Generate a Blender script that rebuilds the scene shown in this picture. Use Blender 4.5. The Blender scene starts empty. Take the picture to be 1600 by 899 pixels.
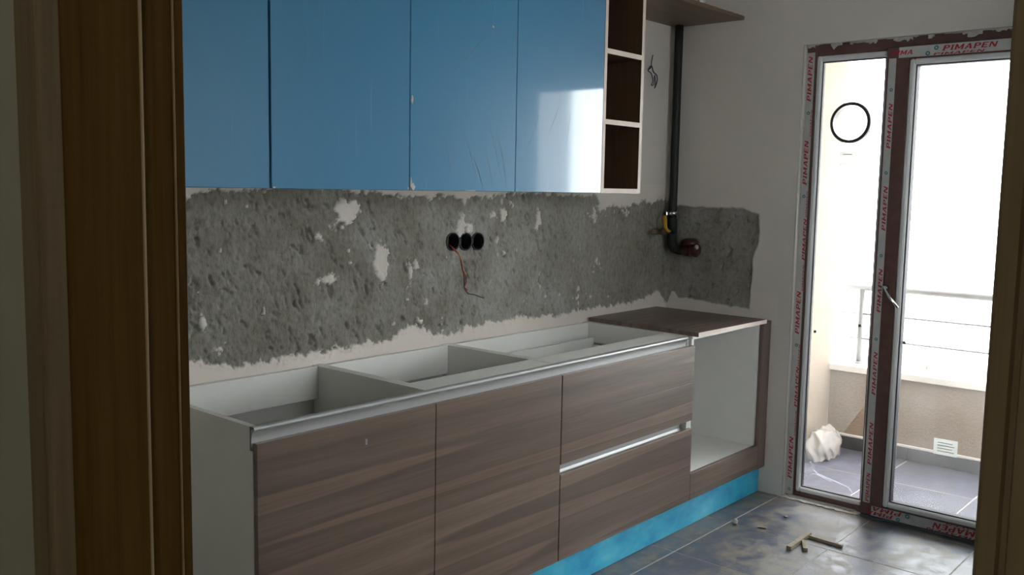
import bpy, bmesh, math, random
import numpy as np
from mathutils import Vector, Matrix

random.seed(7)
SC = bpy.context.scene
COL = SC.collection

# ------------------------------------------------------------------ camera
CX, CY, CZ = -4.0087, -2.4632, 1.4074
YAW, PITCH, ROLL, FPX = math.radians(48.937), math.radians(-6.101), math.radians(1.036), 1450.7
cam_d = bpy.data.cameras.new('camera')
cam = bpy.data.objects.new('camera', cam_d)
COL.objects.link(cam)
fw = Vector((math.sin(YAW) * math.cos(PITCH), math.cos(YAW) * math.cos(PITCH), math.sin(PITCH)))
rt = fw.cross(Vector((0, 0, 1))).normalized()
up = rt.cross(fw)
c_, s_ = math.cos(ROLL), math.sin(ROLL)
r2 = rt * c_ + up * s_
u2 = up * c_ - rt * s_
M = Matrix((r2, u2, -fw)).transposed().to_4x4()
M.translation = Vector((CX, CY, CZ))
cam.matrix_world = M
cam_d.sensor_width = 36.0
cam_d.lens = FPX * 36.0 / 1600.0
cam_d.clip_start = 0.02
cam_d.clip_end = 300
SC.camera = cam

# ------------------------------------------------------------------ sky, lamps, exposure
world = bpy.data.worlds.new('overcast_sky')
SC.world = world
world.use_nodes = True
bgn = world.node_tree.nodes['Background']
bgn.inputs['Color'].default_value = (0.97, 0.985, 1.0, 1)
bgn.inputs['Strength'].default_value = 6.0

SC.view_settings.view_transform = 'Standard'
SC.view_settings.look = 'None'
SC.view_settings.gamma = 1.0
SC.view_settings.use_curve_mapping = False
SC.view_settings.exposure = 1.15

HALL_FILL = 1.9

# ------------------------------------------------------------------ helpers
class MB:
    """collects shapes into one mesh"""
    def __init__(self):
        self.bm = bmesh.new()

    def box(self, x0, x1, y0, y1, z0, z1, bev=0.0):
        t = bmesh.new()
        v = [t.verts.new((x, y, z)) for x in (x0, x1) for y in (y0, y1) for z in (z0, z1)]
        for f in ((0, 1, 3, 2), (4, 6, 7, 5), (0, 4, 5, 1), (2, 3, 7, 6), (0, 2, 6, 4), (1, 5, 7, 3)):
            t.faces.new([v[i] for i in f])
        bmesh.ops.recalc_face_normals(t, faces=t.faces)
        if bev > 0:
            bmesh.ops.bevel(t, geom=list(t.edges), offset=bev, segments=1, affect='EDGES')
        self.merge(t)
        return self

    def merge(self, t):
        me = bpy.data.meshes.new('tmp')
        t.to_mesh(me)
        t.free()
        self.bm.from_mesh(me)
        bpy.data.meshes.remove(me)

    def prism(self, pts, axis, a, b):
        """closed polygon extruded along an axis; pts are the two other coordinates in xyz order"""
        def mk(p, t):
            if axis == 'x':
                return (t, p[0], p[1])
            if axis == 'y':
                return (p[0], t, p[1])
            return (p[0], p[1], t)
        t = bmesh.new()
        A = [t.verts.new(mk(p, a)) for p in pts]
        B = [t.verts.new(mk(p, b)) for p in pts]
        n = len(pts)
        t.faces.new(A)
        t.faces.new(B[::-1])
        for i in range(n):
            t.faces.new((A[i], B[i], B[(i + 1) % n], A[(i + 1) % n]))
        bmesh.ops.recalc_face_normals(t, faces=t.faces)
        self.merge(t)
        return self

    def tube(self, path, r, n=10, smooth=True, close=False, flat=1.0):
        path = [Vector(p) for p in path]
        t = bmesh.new()
        rings = []
        m = len(path)
        ref = None
        for i, p in enumerate(path):
            if close:
                d = path[(i + 1) % m] - path[i - 1]
            else:
                d = path[min(i + 1, m - 1)] - path[max(i - 1, 0)]
            d.normalize()
            if ref is None:
                ref = Vector((0, 0, 1)) if abs(d.z) < 0.9 else Vector((1, 0, 0))
            s = d.cross(ref).normalized()
            ref = s.cross(d).normalized()
            rr = r[i] if isinstance(r, (list, tuple)) else r
            rings.append([t.verts.new(p + rr * (math.cos(k * 2 * math.pi / n) * s + flat * math.sin(k * 2 * math.pi / n) * ref)) for k in range(n)])
        for i in range(m if close else m - 1):
            a, b = rings[i], rings[(i + 1) % m]
            for k in range(n):
                f = t.faces.new((a[k], a[(k + 1) % n], b[(k + 1) % n], b[k]))
                f.smooth = smooth
        if not close:
            t.faces.new(rings[0][::-1])
            t.faces.new(rings[-1])
        bmesh.ops.recalc_face_normals(t, faces=t.faces)
        self.merge(t)
        return self

    def cyl(self, p0, p1, r, n=16):
        return self.tube([p0, p1], r, n)

    def lathe(self, prof, origin, axis, n=20):
        """prof = list of (radius, distance along axis)"""
        ax = Vector(axis).normalized()
        path = [Vector(origin) + ax * d for _, d in prof]
        ref = Vector((0, 0, 1)) if abs(ax.z) < 0.9 else Vector((1, 0, 0))
        s = ax.cross(ref).normalized()
        u = s.cross(ax)
        t = bmesh.new()
        rings = [[t.verts.new(p + max(r, 1e-4) * (math.cos(k * 2 * math.pi / n) * s + math.sin(k * 2 * math.pi / n) * u)) for k in range(n)] for (r, _), p in zip(prof, path)]
        for a, b in zip(rings, rings[1:]):
            for k in range(n):
                f = t.faces.new((a[k], a[(k + 1) % n], b[(k + 1) % n], b[k]))
                f.smooth = True
        t.faces.new(rings[0][::-1])
        t.faces.new(rings[-1])
        bmesh.ops.recalc_face_normals(t, faces=t.faces)
        self.merge(t)
        return self

    def build(self, name, m, parent=None, root=None, kind=None, label=None):
        """link as one object. With a parent, mesh is stored relative to the root's base"""
        me = bpy.data.meshes.new(name)
        if root is None and parent is not None:
            root = parent
            while root.parent is not None:
                root = root.parent
        if root is not None:
            bmesh.ops.translate(self.bm, verts=self.bm.verts, vec=-root.location)
        self.bm.to_mesh(me)
        self.bm.free()
        me.materials.append(m)
        o = bpy.data.objects.new(name, me)
        COL.objects.link(o)
        if parent is not None:
            o.parent = parent
        if kind:
            o['kind'] = kind
        if label:
            o['label'] = label
        return o


def thing(name, label, cat, loc, group=None):
    o = bpy.data.objects.new(name, None)
    o.empty_display_size = 0.05
    COL.objects.link(o)
    o.location = loc
    o['label'] = label
    o['category'] = cat
    if group:
        o['group'] = group
    return o


def tag(o, label, cat, group=None):
    o['label'] = label
    o['category'] = cat
    if group:
        o['group'] = group
    return o


def setting(name, loc=(0, 0, 0)):
    o = bpy.data.objects.new(name, None)
    o.empty_display_size = 0.05
    COL.objects.link(o)
    o.location = loc
    o['kind'] = 'structure'
    return o


# ------------------------------------------------------------------ materials
def new_mat(name):
    m = bpy.data.materials.new(name)
    m.use_nodes = True
    nt = m.node_tree
    b = nt.nodes['Principled BSDF']
    return m, nt, b


def plain(name, col, rough=0.5, metal=0.0, spec=0.5, var=0.0, scale=8.0, bump=0.0, bscale=60.0):
    m, nt, b = new_mat(name)
    b.inputs['Base Color'].default_value = (*col, 1)
    b.inputs['Roughness'].default_value = rough
    b.inputs['Metallic'].default_value = metal
    b.inputs['Specular IOR Level'].default_value = spec
    pos = nt.nodes.new('ShaderNodeNewGeometry')
    if var > 0:
        n = nt.nodes.new('ShaderNodeTexNoise')
        n.inputs['Scale'].default_value = scale
        n.inputs['Detail'].default_value = 5
        nt.links.new(pos.outputs['Position'], n.inputs['Vector'])
        r = nt.nodes.new('ShaderNodeValToRGB')
        r.color_ramp.elements[0].position = 0.3
        r.color_ramp.elements[1].position = 0.7
        r.color_ramp.elements[0].color = (*[c * (1 - var) for c in col], 1)
        r.color_ramp.elements[1].color = (*[min(1, c * (1 + var)) for c in col], 1)
        nt.links.new(n.outputs['Fac'], r.inputs['Fac'])
        nt.links.new(r.outputs['Color'], b.inputs['Base Color'])
    if bump > 0:
        n2 = nt.nodes.new('ShaderNodeTexNoise')
        n2.inputs['Scale'].default_value = bscale
        n2.inputs['Detail'].default_value = 4
        nt.links.new(pos.outputs['Position'], n2.inputs['Vector'])
        bp = nt.nodes.new('ShaderNodeBump')
        bp.inputs['Strength'].default_value = bump
        bp.inputs['Distance'].default_value = 0.01
        nt.links.new(n2.outputs['Fac'], bp.inputs['Height'])
        nt.links.new(bp.outputs['Normal'], b.inputs['Normal'])
    return m


def noise(nt, src, scale, stretch=(1, 1, 1), detail=4, rough=0.5, loc=(0, 0, 0)):
    mp = nt.nodes.new('ShaderNodeMapping')
    mp.inputs['Scale'].default_value = stretch
    mp.inputs['Location'].default_value = loc
    n = nt.nodes.new('ShaderNodeTexNoise')
    n.inputs['Scale'].default_value = scale
    n.inputs['Detail'].default_value = detail
    n.inputs['Roughness'].default_value = rough
    nt.links.new(src, mp.inputs['Vector'])
    nt.links.new(mp.outputs['Vector'], n.inputs['Vector'])
    return n.outputs['Fac']


def ramp(nt, fac, stops):
    r = nt.nodes.new('ShaderNodeValToRGB')
    e = r.color_ramp.elements
    e[0].position, e[0].color = stops[0][0], (*stops[0][1], 1)
    e[1].position, e[1].color = stops[-1][0], (*stops[-1][1], 1)
    for p, c in stops[1:-1]:
        k = e.new(p)
        k.color = (*c, 1)
    nt.links.new(fac, r.inputs['Fac'])
    return r.outputs['Color']


def mixc(nt, fac, a, b, mode='MIX'):
    n = nt.nodes.new('ShaderNodeMix')
    n.data_type = 'RGBA'
    n.blend_type = mode
    if isinstance(fac, (int, float)):
        n.inputs[0].default_value = fac
    else:
        nt.links.new(fac, n.inputs[0])
    for s, i in ((a, 6), (b, 7)):
        if isinstance(s, tuple):
            n.inputs[i].default_value = (*s, 1)
        else:
            nt.links.new(s, n.inputs[i])
    return n.outputs[2]


def math_(nt, op, a, b=0.0, clamp=False):
    n = nt.nodes.new('ShaderNodeMath')
    n.operation = op
    n.use_clamp = clamp
    for i, s in enumerate((a, b)):
        if isinstance(s, (int, float)):
            n.inputs[i].default_value = s
        else:
            nt.links.new(s, n.inputs[i])
    return n.outputs[0]


def bump(nt, b, h, strength=0.2, dist=0.01):
    bp = nt.nodes.new('ShaderNodeBump')
    bp.inputs['Strength'].default_value = strength
    bp.inputs['Distance'].default_value = dist
    nt.links.new(h, bp.inputs['Height'])
    nt.links.new(bp.outputs['Normal'], b.inputs['Normal'])


def wood(name, dark, mid, light, along, across, rough=0.5, plank=0.0, spec=0.4, sheen=None):
    """grain stretched along one world axis; across = axis index of the staves"""
    m, nt, b = new_mat(name)
    pos = nt.nodes.new('ShaderNodeNewGeometry').outputs['Position']
    st = [1.0, 1.0, 1.0]
    st[along] = 0.03
    fine = noise(nt, pos, 130, tuple(st), 6, 0.66)
    st2 = [0.5, 0.5, 0.5]
    st2[across] = 1.0
    st2[along] = 0.05
    broad = noise(nt, pos, 17, tuple(st2), 3, 0.55, (3, 1, 2))
    f = math_(nt, 'ADD', math_(nt, 'MULTIPLY', fine, 0.58), math_(nt, 'MULTIPLY', broad, 0.42))
    col = ramp(nt, f, [(0.30, dark), (0.5, mid), (0.72, light)])
    if plank > 0:
        st3 = [0.0, 0.0, 0.0]
        st3[across] = 1.0
        st3[along] = 0.018
        w = noise(nt, pos, 11, tuple(st3), 1, 0.4, (0.3, 4, 9))
        # stepped staves, edges dissolving along the length
        stp = math_(nt, 'FRACT', math_(nt, 'MULTIPLY', w, 4.2))
        lo, hi = 1 - plank * 0.55, 1 + plank * 0.55
        col = mixc(nt, 1.0, col, ramp(nt, stp, [(0.0, (lo, lo, lo)), (0.95, (hi, hi, hi)), (1.0, (lo, lo, lo))]), 'MULTIPLY')
    nt.links.new(col, b.inputs['Base Color'])
    b.inputs['Roughness'].default_value = rough
    b.inputs['Specular IOR Level'].default_value = spec
    bump(nt, b, fine, 0.12, 0.002)
    return m


def mat_wall(name, paint, patchy=0.04):
    """painted plaster; where the mesh attribute 'bare' is 1 the grey cement render shows"""
    m, nt, b = new_mat(name)
    pos = nt.nodes.new('ShaderNodeNewGeometry').outputs['Position']
    a = nt.nodes.new('ShaderNodeAttribute')
    a.attribute_name = 'bare'
    pn = noise(nt, pos, 3.0, (1, 1, 1), 5, 0.6)
    pc = ramp(nt, pn, [(0.3, tuple(c * (1 - patchy) for c in paint)), (0.7, tuple(min(1, c * (1 + patchy)) for c in paint))])
    raw = nt.nodes.new('ShaderNodeAttribute')
    raw.attribute_name = 'raw'
    pc = mixc(nt, raw.outputs['Fac'], pc, (0.80, 0.73, 0.67))
    n1 = noise(nt, pos, 5.0, (1, 1, 1), 5, 0.6)
    n2 = noise(nt, pos, 60.0, (1.3, 1, 0.7), 5, 0.7, (2, 0, 5))
    n3 = noise(nt, pos, 150.0, (1.6, 1, 0.5), 3, 0.6, (7, 0, 1))
    cm = ramp(nt, n1, [(0.32, (0.205, 0.196, 0.168)), (0.52, (0.26, 0.25, 0.226)), (0.72, (0.315, 0.31, 0.30))])
    cm = mixc(nt, 0.75, cm, ramp(nt, n2, [(0.30, (0.55, 0.54, 0.5)), (0.5, (1.0, 1.0, 1.0)), (0.72, (1.25, 1.24, 1.22))]), 'MULTIPLY')
    n4 = noise(nt, pos, 48.0, (1.5, 1, 0.6), 4, 0.75, (1, 0, 8))
    pits = mixc(nt, 1.0, ramp(nt, n3, [(0.27, (0.35, 0.34, 0.32)), (0.37, (1, 1, 1))]), ramp(nt, n4, [(0.30, (0.32, 0.31, 0.29)), (0.37, (1, 1, 1))]), 'MULTIPLY')
    cm = mixc(nt, 0.85, cm, pits, 'MULTIPLY')
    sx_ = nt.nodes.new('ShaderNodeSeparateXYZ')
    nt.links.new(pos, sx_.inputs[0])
    # cement tone varies along x: paler mid-run, browner towards the corner
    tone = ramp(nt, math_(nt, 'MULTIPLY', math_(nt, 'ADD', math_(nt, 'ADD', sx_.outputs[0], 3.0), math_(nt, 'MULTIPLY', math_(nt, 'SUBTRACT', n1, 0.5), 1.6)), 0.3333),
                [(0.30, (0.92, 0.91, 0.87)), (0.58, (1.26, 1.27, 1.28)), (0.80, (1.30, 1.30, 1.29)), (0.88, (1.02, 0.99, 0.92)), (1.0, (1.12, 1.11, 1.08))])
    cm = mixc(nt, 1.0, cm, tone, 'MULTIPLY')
    nt.links.new(mixc(nt, a.outputs['Fac'], pc, cm), b.inputs['Base Color'])
    b.inputs['Roughness'].default_value = 0.85
    b.inputs['Specular IOR Level'].default_value = 0.25
    h = math_(nt, 'ADD', math_(nt, 'MULTIPLY', math_(nt, 'MULTIPLY', n2, a.outputs['Fac']), 1.0), math_(nt, 'MULTIPLY', noise(nt, pos, 120, (1, 1, 1), 2), 0.05))
    bump(nt, b, h, 0.55, 0.006)
    return m


def mat_blue(name):
    m, nt, b = new_mat(name)
    pos = nt.nodes.new('ShaderNodeNewGeometry').outputs['Position']
    smud = noise(nt, pos, 2.2, (1, 1, 1), 4, 0.6)
    b.inputs['Base Color'].default_value = (0.065, 0.225, 0.385, 1)
    # fine wipe scratches of the protective film
    mp = nt.nodes.new('ShaderNodeMapping')
    mp.inputs['Rotation'].default_value = (0, math.radians(14), 0)
    mp.inputs['Scale'].default_value = (60, 1, 1.4)
    nt.links.new(pos, mp.inputs['Vector'])
    sn = nt.nodes.new('ShaderNodeTexNoise')
    sn.inputs['Scale'].default_value = 1.6
    sn.inputs['Detail'].default_value = 2
    nt.links.new(mp.outputs['Vector'], sn.inputs['Vector'])
    scr = ramp(nt, sn.outputs['Fac'], [(0.66, (0, 0, 0)), (0.74, (1, 1, 1))])
    zone = ramp(nt, smud, [(0.45, (0, 0, 0)), (0.65, (1, 1, 1))])
    s2 = math_(nt, 'MULTIPLY', scr, zone)
    col = mixc(nt, math_(nt, 'MULTIPLY', s2, 0.22), (0.060, 0.245, 0.430), (0.36, 0.48, 0.60))
    nt.links.new(col, b.inputs['Base Color'])
    rg = math_(nt, 'ADD', 0.03, math_(nt, 'MULTIPLY', smud, 0.06))
    b.inputs['Roughness'].default_value = 0.38
    b.inputs['Specular IOR Level'].default_value = 0.35
    b.inputs['Coat Weight'].default_value = 1.0
    b.inputs['Coat IOR'].default_value = 1.62
    nt.links.new(math_(nt, 'ADD', rg, math_(nt, 'MULTIPLY', s2, 0.2)), b.inputs['Coat Roughness'])
    w = noise(nt, pos, 5.0, (1, 1, 1), 1)
    bump(nt, b, w, 0.02, 0.01)
    return m


def mat_kick():
    m, nt, b = new_mat('plinth_blue_film')
    pos = nt.nodes.new('ShaderNodeNewGeometry').outputs['Position']
    n = noise(nt, pos, 5, (1, 1, 2), 5, 0.6)
    col = ramp(nt, n, [(0.35, (0.02, 0.36, 0.68)), (0.52, (0.055, 0.54, 0.80)), (0.7, (0.15, 0.66, 0.85))])
    nt.links.new(col, b.inputs['Base Color'])
    b.inputs['Roughness'].default_value = 0.3
    return m


def mat_tile(name, base, dustc, amount, rough=0.34):
    m, nt, b = new_mat(name)
    pos = nt.nodes.new('ShaderNodeNewGeometry').outputs['Position']
    n1 = noise(nt, pos, 4.5, (1, 1, 1), 6, 0.6)
    n2 = noise(nt, pos, 14, (1, 1, 1), 5, 0.65, (4, 2, 0))
    n3 = noise(nt, pos, 2.2, (1.0, 1.6, 1), 6, 0.62, (1.3, 0.4, 0))
    col = ramp(nt, n1, [(0.3, tuple(c * 0.72 for c in base)), (0.7, tuple(c * 1.3 for c in base))])
    d = math_(nt, 'MULTIPLY', math_(nt, 'ADD', n2, n3), 0.5)
    dm = ramp(nt, d, [(0.45, (0, 0, 0)), (0.58, (1, 1, 1))])
    dmv = math_(nt, 'MULTIPLY', dm, amount)
    nt.links.new(mixc(nt, dmv, col, dustc), b.inputs['Base Color'])
    nt.links.new(math_(nt, 'ADD', rough, math_(nt, 'MULTIPLY', dm, 0.25)), b.inputs['Roughness'])
    b.inputs['Specular IOR Level'].default_value = 0.5
    bump(nt, b, math_(nt, 'ADD', n2, math_(nt, 'MULTIPLY', n1, 2.0)), 0.22, 0.008)
    return m


def mat_glass(name, dust=0.10):
    m = bpy.data.materials.new(name)
    m.use_nodes = True
    nt = m.node_tree
    for n in list(nt.nodes):
        nt.nodes.remove(n)
    out = nt.nodes.new('ShaderNodeOutputMaterial')
    tr = nt.nodes.new('ShaderNodeBsdfTransparent')
    tr.inputs['Color'].default_value = (0.96, 0.975, 0.97, 1)
    gl = nt.nodes.new('ShaderNodeBsdfGlossy')
    gl.inputs['Roughness'].default_value = 0.02
    fr = nt.nodes.new('ShaderNodeFresnel')
    fr.inputs['IOR'].default_value = 1.3
    m1 = nt.nodes.new('ShaderNodeMixShader')
    nt.links.new(fr.outputs['Fac'], m1.inputs['Fac'])
    nt.links.new(tr.outputs[0], m1.inputs[1])
    nt.links.new(gl.outputs[0], m1.inputs[2])
    # dust film: scatters light both ways
    df = nt.nodes.new('ShaderNodeBsdfDiffuse')
    df.inputs['Color'].default_value = (0.8, 0.8, 0.8, 1)
    tl = nt.nodes.new('ShaderNodeBsdfTranslucent')
    tl.inputs['Color'].default_value = (0.8, 0.8, 0.8, 1)
    md = nt.nodes.new('ShaderNodeMixShader')
    md.inputs['Fac'].default_value = 0.5
    nt.links.new(df.outputs[0], md.inputs[1])
    nt.links.new(tl.outputs[0], md.inputs[2])
    pos = nt.nodes.new('ShaderNodeNewGeometry').outputs['Position']
    n1 = noise(nt, pos, 6, (1, 1, 1), 6, 0.65)
    n2 = noise(nt, pos, 45, (1, 1, 1), 3, 0.6, (3, 3, 3))
    spots = ramp(nt, n2, [(0.70, (0, 0, 0)), (0.76, (1, 1, 1))])
    f = math_(nt, 'MULTIPLY', ramp(nt, n1, [(0.3, (0.3, 0.3, 0.3)), (0.75, (1, 1, 1))]), dust)
    f = math_(nt, 'ADD', f, math_(nt, 'MULTIPLY', spots, 0.22), True)
    m2 = nt.nodes.new('ShaderNodeMixShader')
    nt.links.new(f, m2.inputs['Fac'])
    nt.links.new(m1.outputs[0], m2.inputs[1])
    nt.links.new(md.outputs[0], m2.inputs[2])
    nt.links.new(m2.outputs[0], out.inputs['Surface'])
    return m


def mat_film(name, col, trans):
    m = bpy.data.materials.new(name)
    m.use_nodes = True
    nt = m.node_tree
    b = nt.nodes['Principled BSDF']
    b.inputs['Base Color'].default_value = (*col, 1)
    b.inputs['Roughness'].default_value = 0.25
    t = nt.nodes.new('ShaderNodeBsdfTransparent')
    mx = nt.nodes.new('ShaderNodeMixShader')
    mx.inputs['Fac'].default_value = trans
    nt.links.new(b.outputs[0], mx.inputs[1])
    nt.links.new(t.outputs[0], mx.inputs[2])
    nt.links.new(mx.outputs[0], nt.nodes['Material Output'].inputs['Surface'])
    return m


def mat_paper(name, col, through):
    m = bpy.data.materials.new(name)
    m.use_nodes = True
    nt = m.node_tree
    b = nt.nodes['Principled BSDF']
    b.inputs['Base Color'].default_value = (*col, 1)
    b.inputs['Roughness'].default_value = 0.6
    t = nt.nodes.new('ShaderNodeBsdfTranslucent')
    t.inputs['Color'].default_value = (*col, 1)
    mx = nt.nodes.new('ShaderNodeMixShader')
    mx.inputs['Fac'].default_value = through
    nt.links.new(b.outputs[0], mx.inputs[1])
    nt.links.new(t.outputs[0], mx.inputs[2])
    nt.links.new(mx.outputs[0], nt.nodes['Material Output'].inputs['Surface'])
    return m


PAINT = (0.70, 0.655, 0.605)
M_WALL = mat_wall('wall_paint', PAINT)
M_CEIL = plain('ceiling_paint', (0.82, 0.80, 0.77), 0.9, var=0.03)
M_HALL = plain('hall_paint', (0.42, 0.41, 0.34), 0.85, var=0.04)
M_BEAD = plain('plaster_bead', (0.78, 0.76, 0.72), 0.6)
M_BASE = wood('greyed_oak_laminate', (0.108, 0.068, 0.046), (0.158, 0.108, 0.079), (0.212, 0.155, 0.118), 0, 2, 0.41, 0.52, 1.0)
M_BOARD = wood('walnut_board', (0.10, 0.070, 0.056), (0.165, 0.12, 0.10), (0.24, 0.185, 0.16), 0, 1, 0.38, 0.35)
M_FILLER = wood('greyed_oak_upright', (0.10, 0.070, 0.056), (0.16, 0.118, 0.10), (0.22, 0.17, 0.145), 2, 1, 0.40, 0.2)
M_DARK = wood('dark_walnut_interior', (0.050, 0.026, 0.013), (0.095, 0.054, 0.030), (0.14, 0.085, 0.05), 2, 0, 0.5)
M_SHELF = wood('walnut_shelf', (0.105, 0.072, 0.045), (0.17, 0.122, 0.08), (0.24, 0.18, 0.12), 0, 1, 0.5)
M_EDGE = plain('pale_edge_band', (0.74, 0.64, 0.56), 0.5, var=0.06, scale=20)
M_JAMB = wood('brown_oak_veneer', (0.080, 0.038, 0.009), (0.130, 0.068, 0.016), (0.185, 0.106, 0.027), 2, 0, 0.55, 0.0, 0.12)
M_JAMB2 = wood('brown_oak_veneer_hall_lit', (0.145, 0.105, 0.054), (0.20, 0.15, 0.08), (0.265, 0.20, 0.11), 2, 1, 0.45)  # same veneer, paler and greyer copy carrying the hall's light in its colour
M_SEAL = plain('cream_rubber_seal', (0.50, 0.37, 0.20), 0.5)
M_WHITE = plain('white_melamine', (0.82, 0.82, 0.79), 0.45, var=0.02)
M_BACK = plain('white_hardboard', (0.56, 0.555, 0.53), 0.6)
M_ALU = plain('brushed_aluminium', (0.56, 0.57, 0.57), 0.42, 0.45)
M_ALUD = plain('aluminium_cut_end', (0.42, 0.43, 0.43), 0.45, 1.0)
M_GREY = plain('grey_end_cap', (0.20, 0.20, 0.19), 0.6)
M_BLUE = mat_blue('blue_gloss_lacquer')
M_KICK = mat_kick()
M_TILE = mat_tile('slate_floor_tile', (0.078, 0.090, 0.130), (0.30, 0.265, 0.205), 0.7, 0.36)
M_BTILE = mat_tile('grey_balcony_tile', (0.085, 0.09, 0.125), (0.13, 0.125, 0.12), 0.35, 0.5)
M_GROUT = plain('dusty_grout', (0.46, 0.43, 0.37), 0.9, var=0.15, scale=25)
M_SKIRT = plain('grey_skirting_tile', (0.075, 0.078, 0.08), 0.4, var=0.12, scale=9)
M_BEIGE = plain('beige_render', (0.285, 0.225, 0.17), 0.9, var=0.05, scale=5, bump=0.25, bscale=90)
M_MARBLE = plain('white_marble', (0.78, 0.76, 0.73), 0.4, var=0.06, scale=9)
M_STEEL = plain('rail_steel', (0.20, 0.20, 0.20), 0.5, 0.2)
M_PVC = plain('walnut_pvc', (0.125, 0.062, 0.052), 0.4, var=0.15, scale=30)
M_GBEAD = plain('pale_glazing_bead', (0.74, 0.75, 0.75), 0.35)
M_GASK = plain('dark_gasket', (0.08, 0.085, 0.10), 0.6)
M_TAPE = plain('white_protective_tape', (0.52, 0.52, 0.51), 0.45, var=0.08, scale=30)
M_RED = plain('red_print', (0.50, 0.012, 0.035), 0.5)
M_TEAL = plain('teal_print', (0.015, 0.20, 0.20), 0.5)
M_PAPER = mat_paper('white_sticker', (0.85, 0.85, 0.83), 0.55)
M_PRINT = plain('grey_sticker_print', (0.35, 0.35, 0.36), 0.7)
M_PUTTY = plain('plaster_smear', (0.55, 0.53, 0.49), 0.85, var=0.12, scale=60)
M_GLASS = mat_glass('dusty_window_glass', 0.085)
M_RING = plain('grey_plastic_ring', (0.055, 0.055, 0.06), 0.4)
M_PIPE = plain('dark_green_pipe', (0.008, 0.012, 0.009), 0.6, var=0.3, scale=40)
M_MAROON = plain('maroon_cap', (0.055, 0.012, 0.014), 0.3)
M_CHROME = plain('chrome', (0.75, 0.75, 0.76), 0.15, 1.0)
M_BRASS = plain('nickel_brass', (0.32, 0.26, 0.20), 0.35, 1.0)
M_YEL = plain('yellow_vinyl', (0.50, 0.28, 0.015), 0.45)
M_SOCK = plain('dark_socket_plastic', (0.018, 0.020, 0.019), 0.5)
M_WRED = plain('red_wire', (0.30, 0.035, 0.025), 0.5)
M_WOR = plain('orange_wire', (0.42, 0.13, 0.025), 0.5)
M_WBLK = plain('dark_wire', (0.03, 0.032, 0.04), 0.5)
M_WBLUE = plain('blue_black_wire', (0.022, 0.028, 0.05), 0.5)
M_STICK = plain('raw_batten', (0.36, 0.30, 0.22), 0.8, var=0.15, scale=50)
M_STONE = plain('pale_mortar_lump', (0.45, 0.42, 0.36), 0.9, var=0.15, scale=80)
M_FILM = mat_film('clear_plastic_film', (0.52, 0.48, 0.45), 0.45)
M_CLEAR = mat_film('clear_scrap', (0.85, 0.85, 0.82), 0.3)
M_SMEAR = mat_paper('chalky_smear', (0.74, 0.76, 0.82), 0.7)
M_GROUND = plain('far_ground', (0.50, 0.47, 0.42), 0.95, var=0.1, scale=0.3)
M_HOUSE = plain('far_house_wall', (0.80, 0.78, 0.74), 0.9)
M_BLOCK = plain('block_render', (0.20, 0.19, 0.19), 0.9)
M_ROOF = plain('far_red_roof', (0.45, 0.20, 0.15), 0.8, var=0.15, scale=3)
M_GUT = plain('far_grey_gutter', (0.16, 0.17, 0.20), 0.6)
M_HFLOOR = plain('hall_floor_paint', (0.30, 0.27, 0.23), 0.6, var=0.1)
M_HALL_FILL, nt, b = new_mat('hall_fill_diffuser')
b.inputs['Base Color'].default_value = (0.8, 0.8, 0.78, 1)

# ------------------------------------------------------------------ value noise for the broken plaster edge
rs = np.random.RandomState(11)
def vnoise(x, z, freq, seed):
    r = np.random.RandomState(seed)
    g = r.rand(64, 64)
    u, v = x * freq, z * freq
    i, j = np.floor(u).astype(int), np.floor(v).astype(int)
    fu, fv = u - i, v - j
    fu = fu * fu * (3 - 2 * fu)
    fv = fv * fv * (3 - 2 * fv)
    a = g[i % 64, j % 64]; b_ = g[(i + 1) % 64, j % 64]
    c = g[i % 64, (j + 1) % 64]; d = g[(i + 1) % 64, (j + 1) % 64]
    return (a * (1 - fu) + b_ * fu) * (1 - fv) + (c * (1 - fu) + d * fu) * fv - 0.5
def fbm(x, z, f, octs, seed, gain=0.55):
    s, a = 0, 1.0
    for k in range(octs):
        s = s + a * vnoise(x + 3.1 * k, z + 1.7 * k, f * 2 ** k, seed + k)
        a *= gain
    return s

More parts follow.
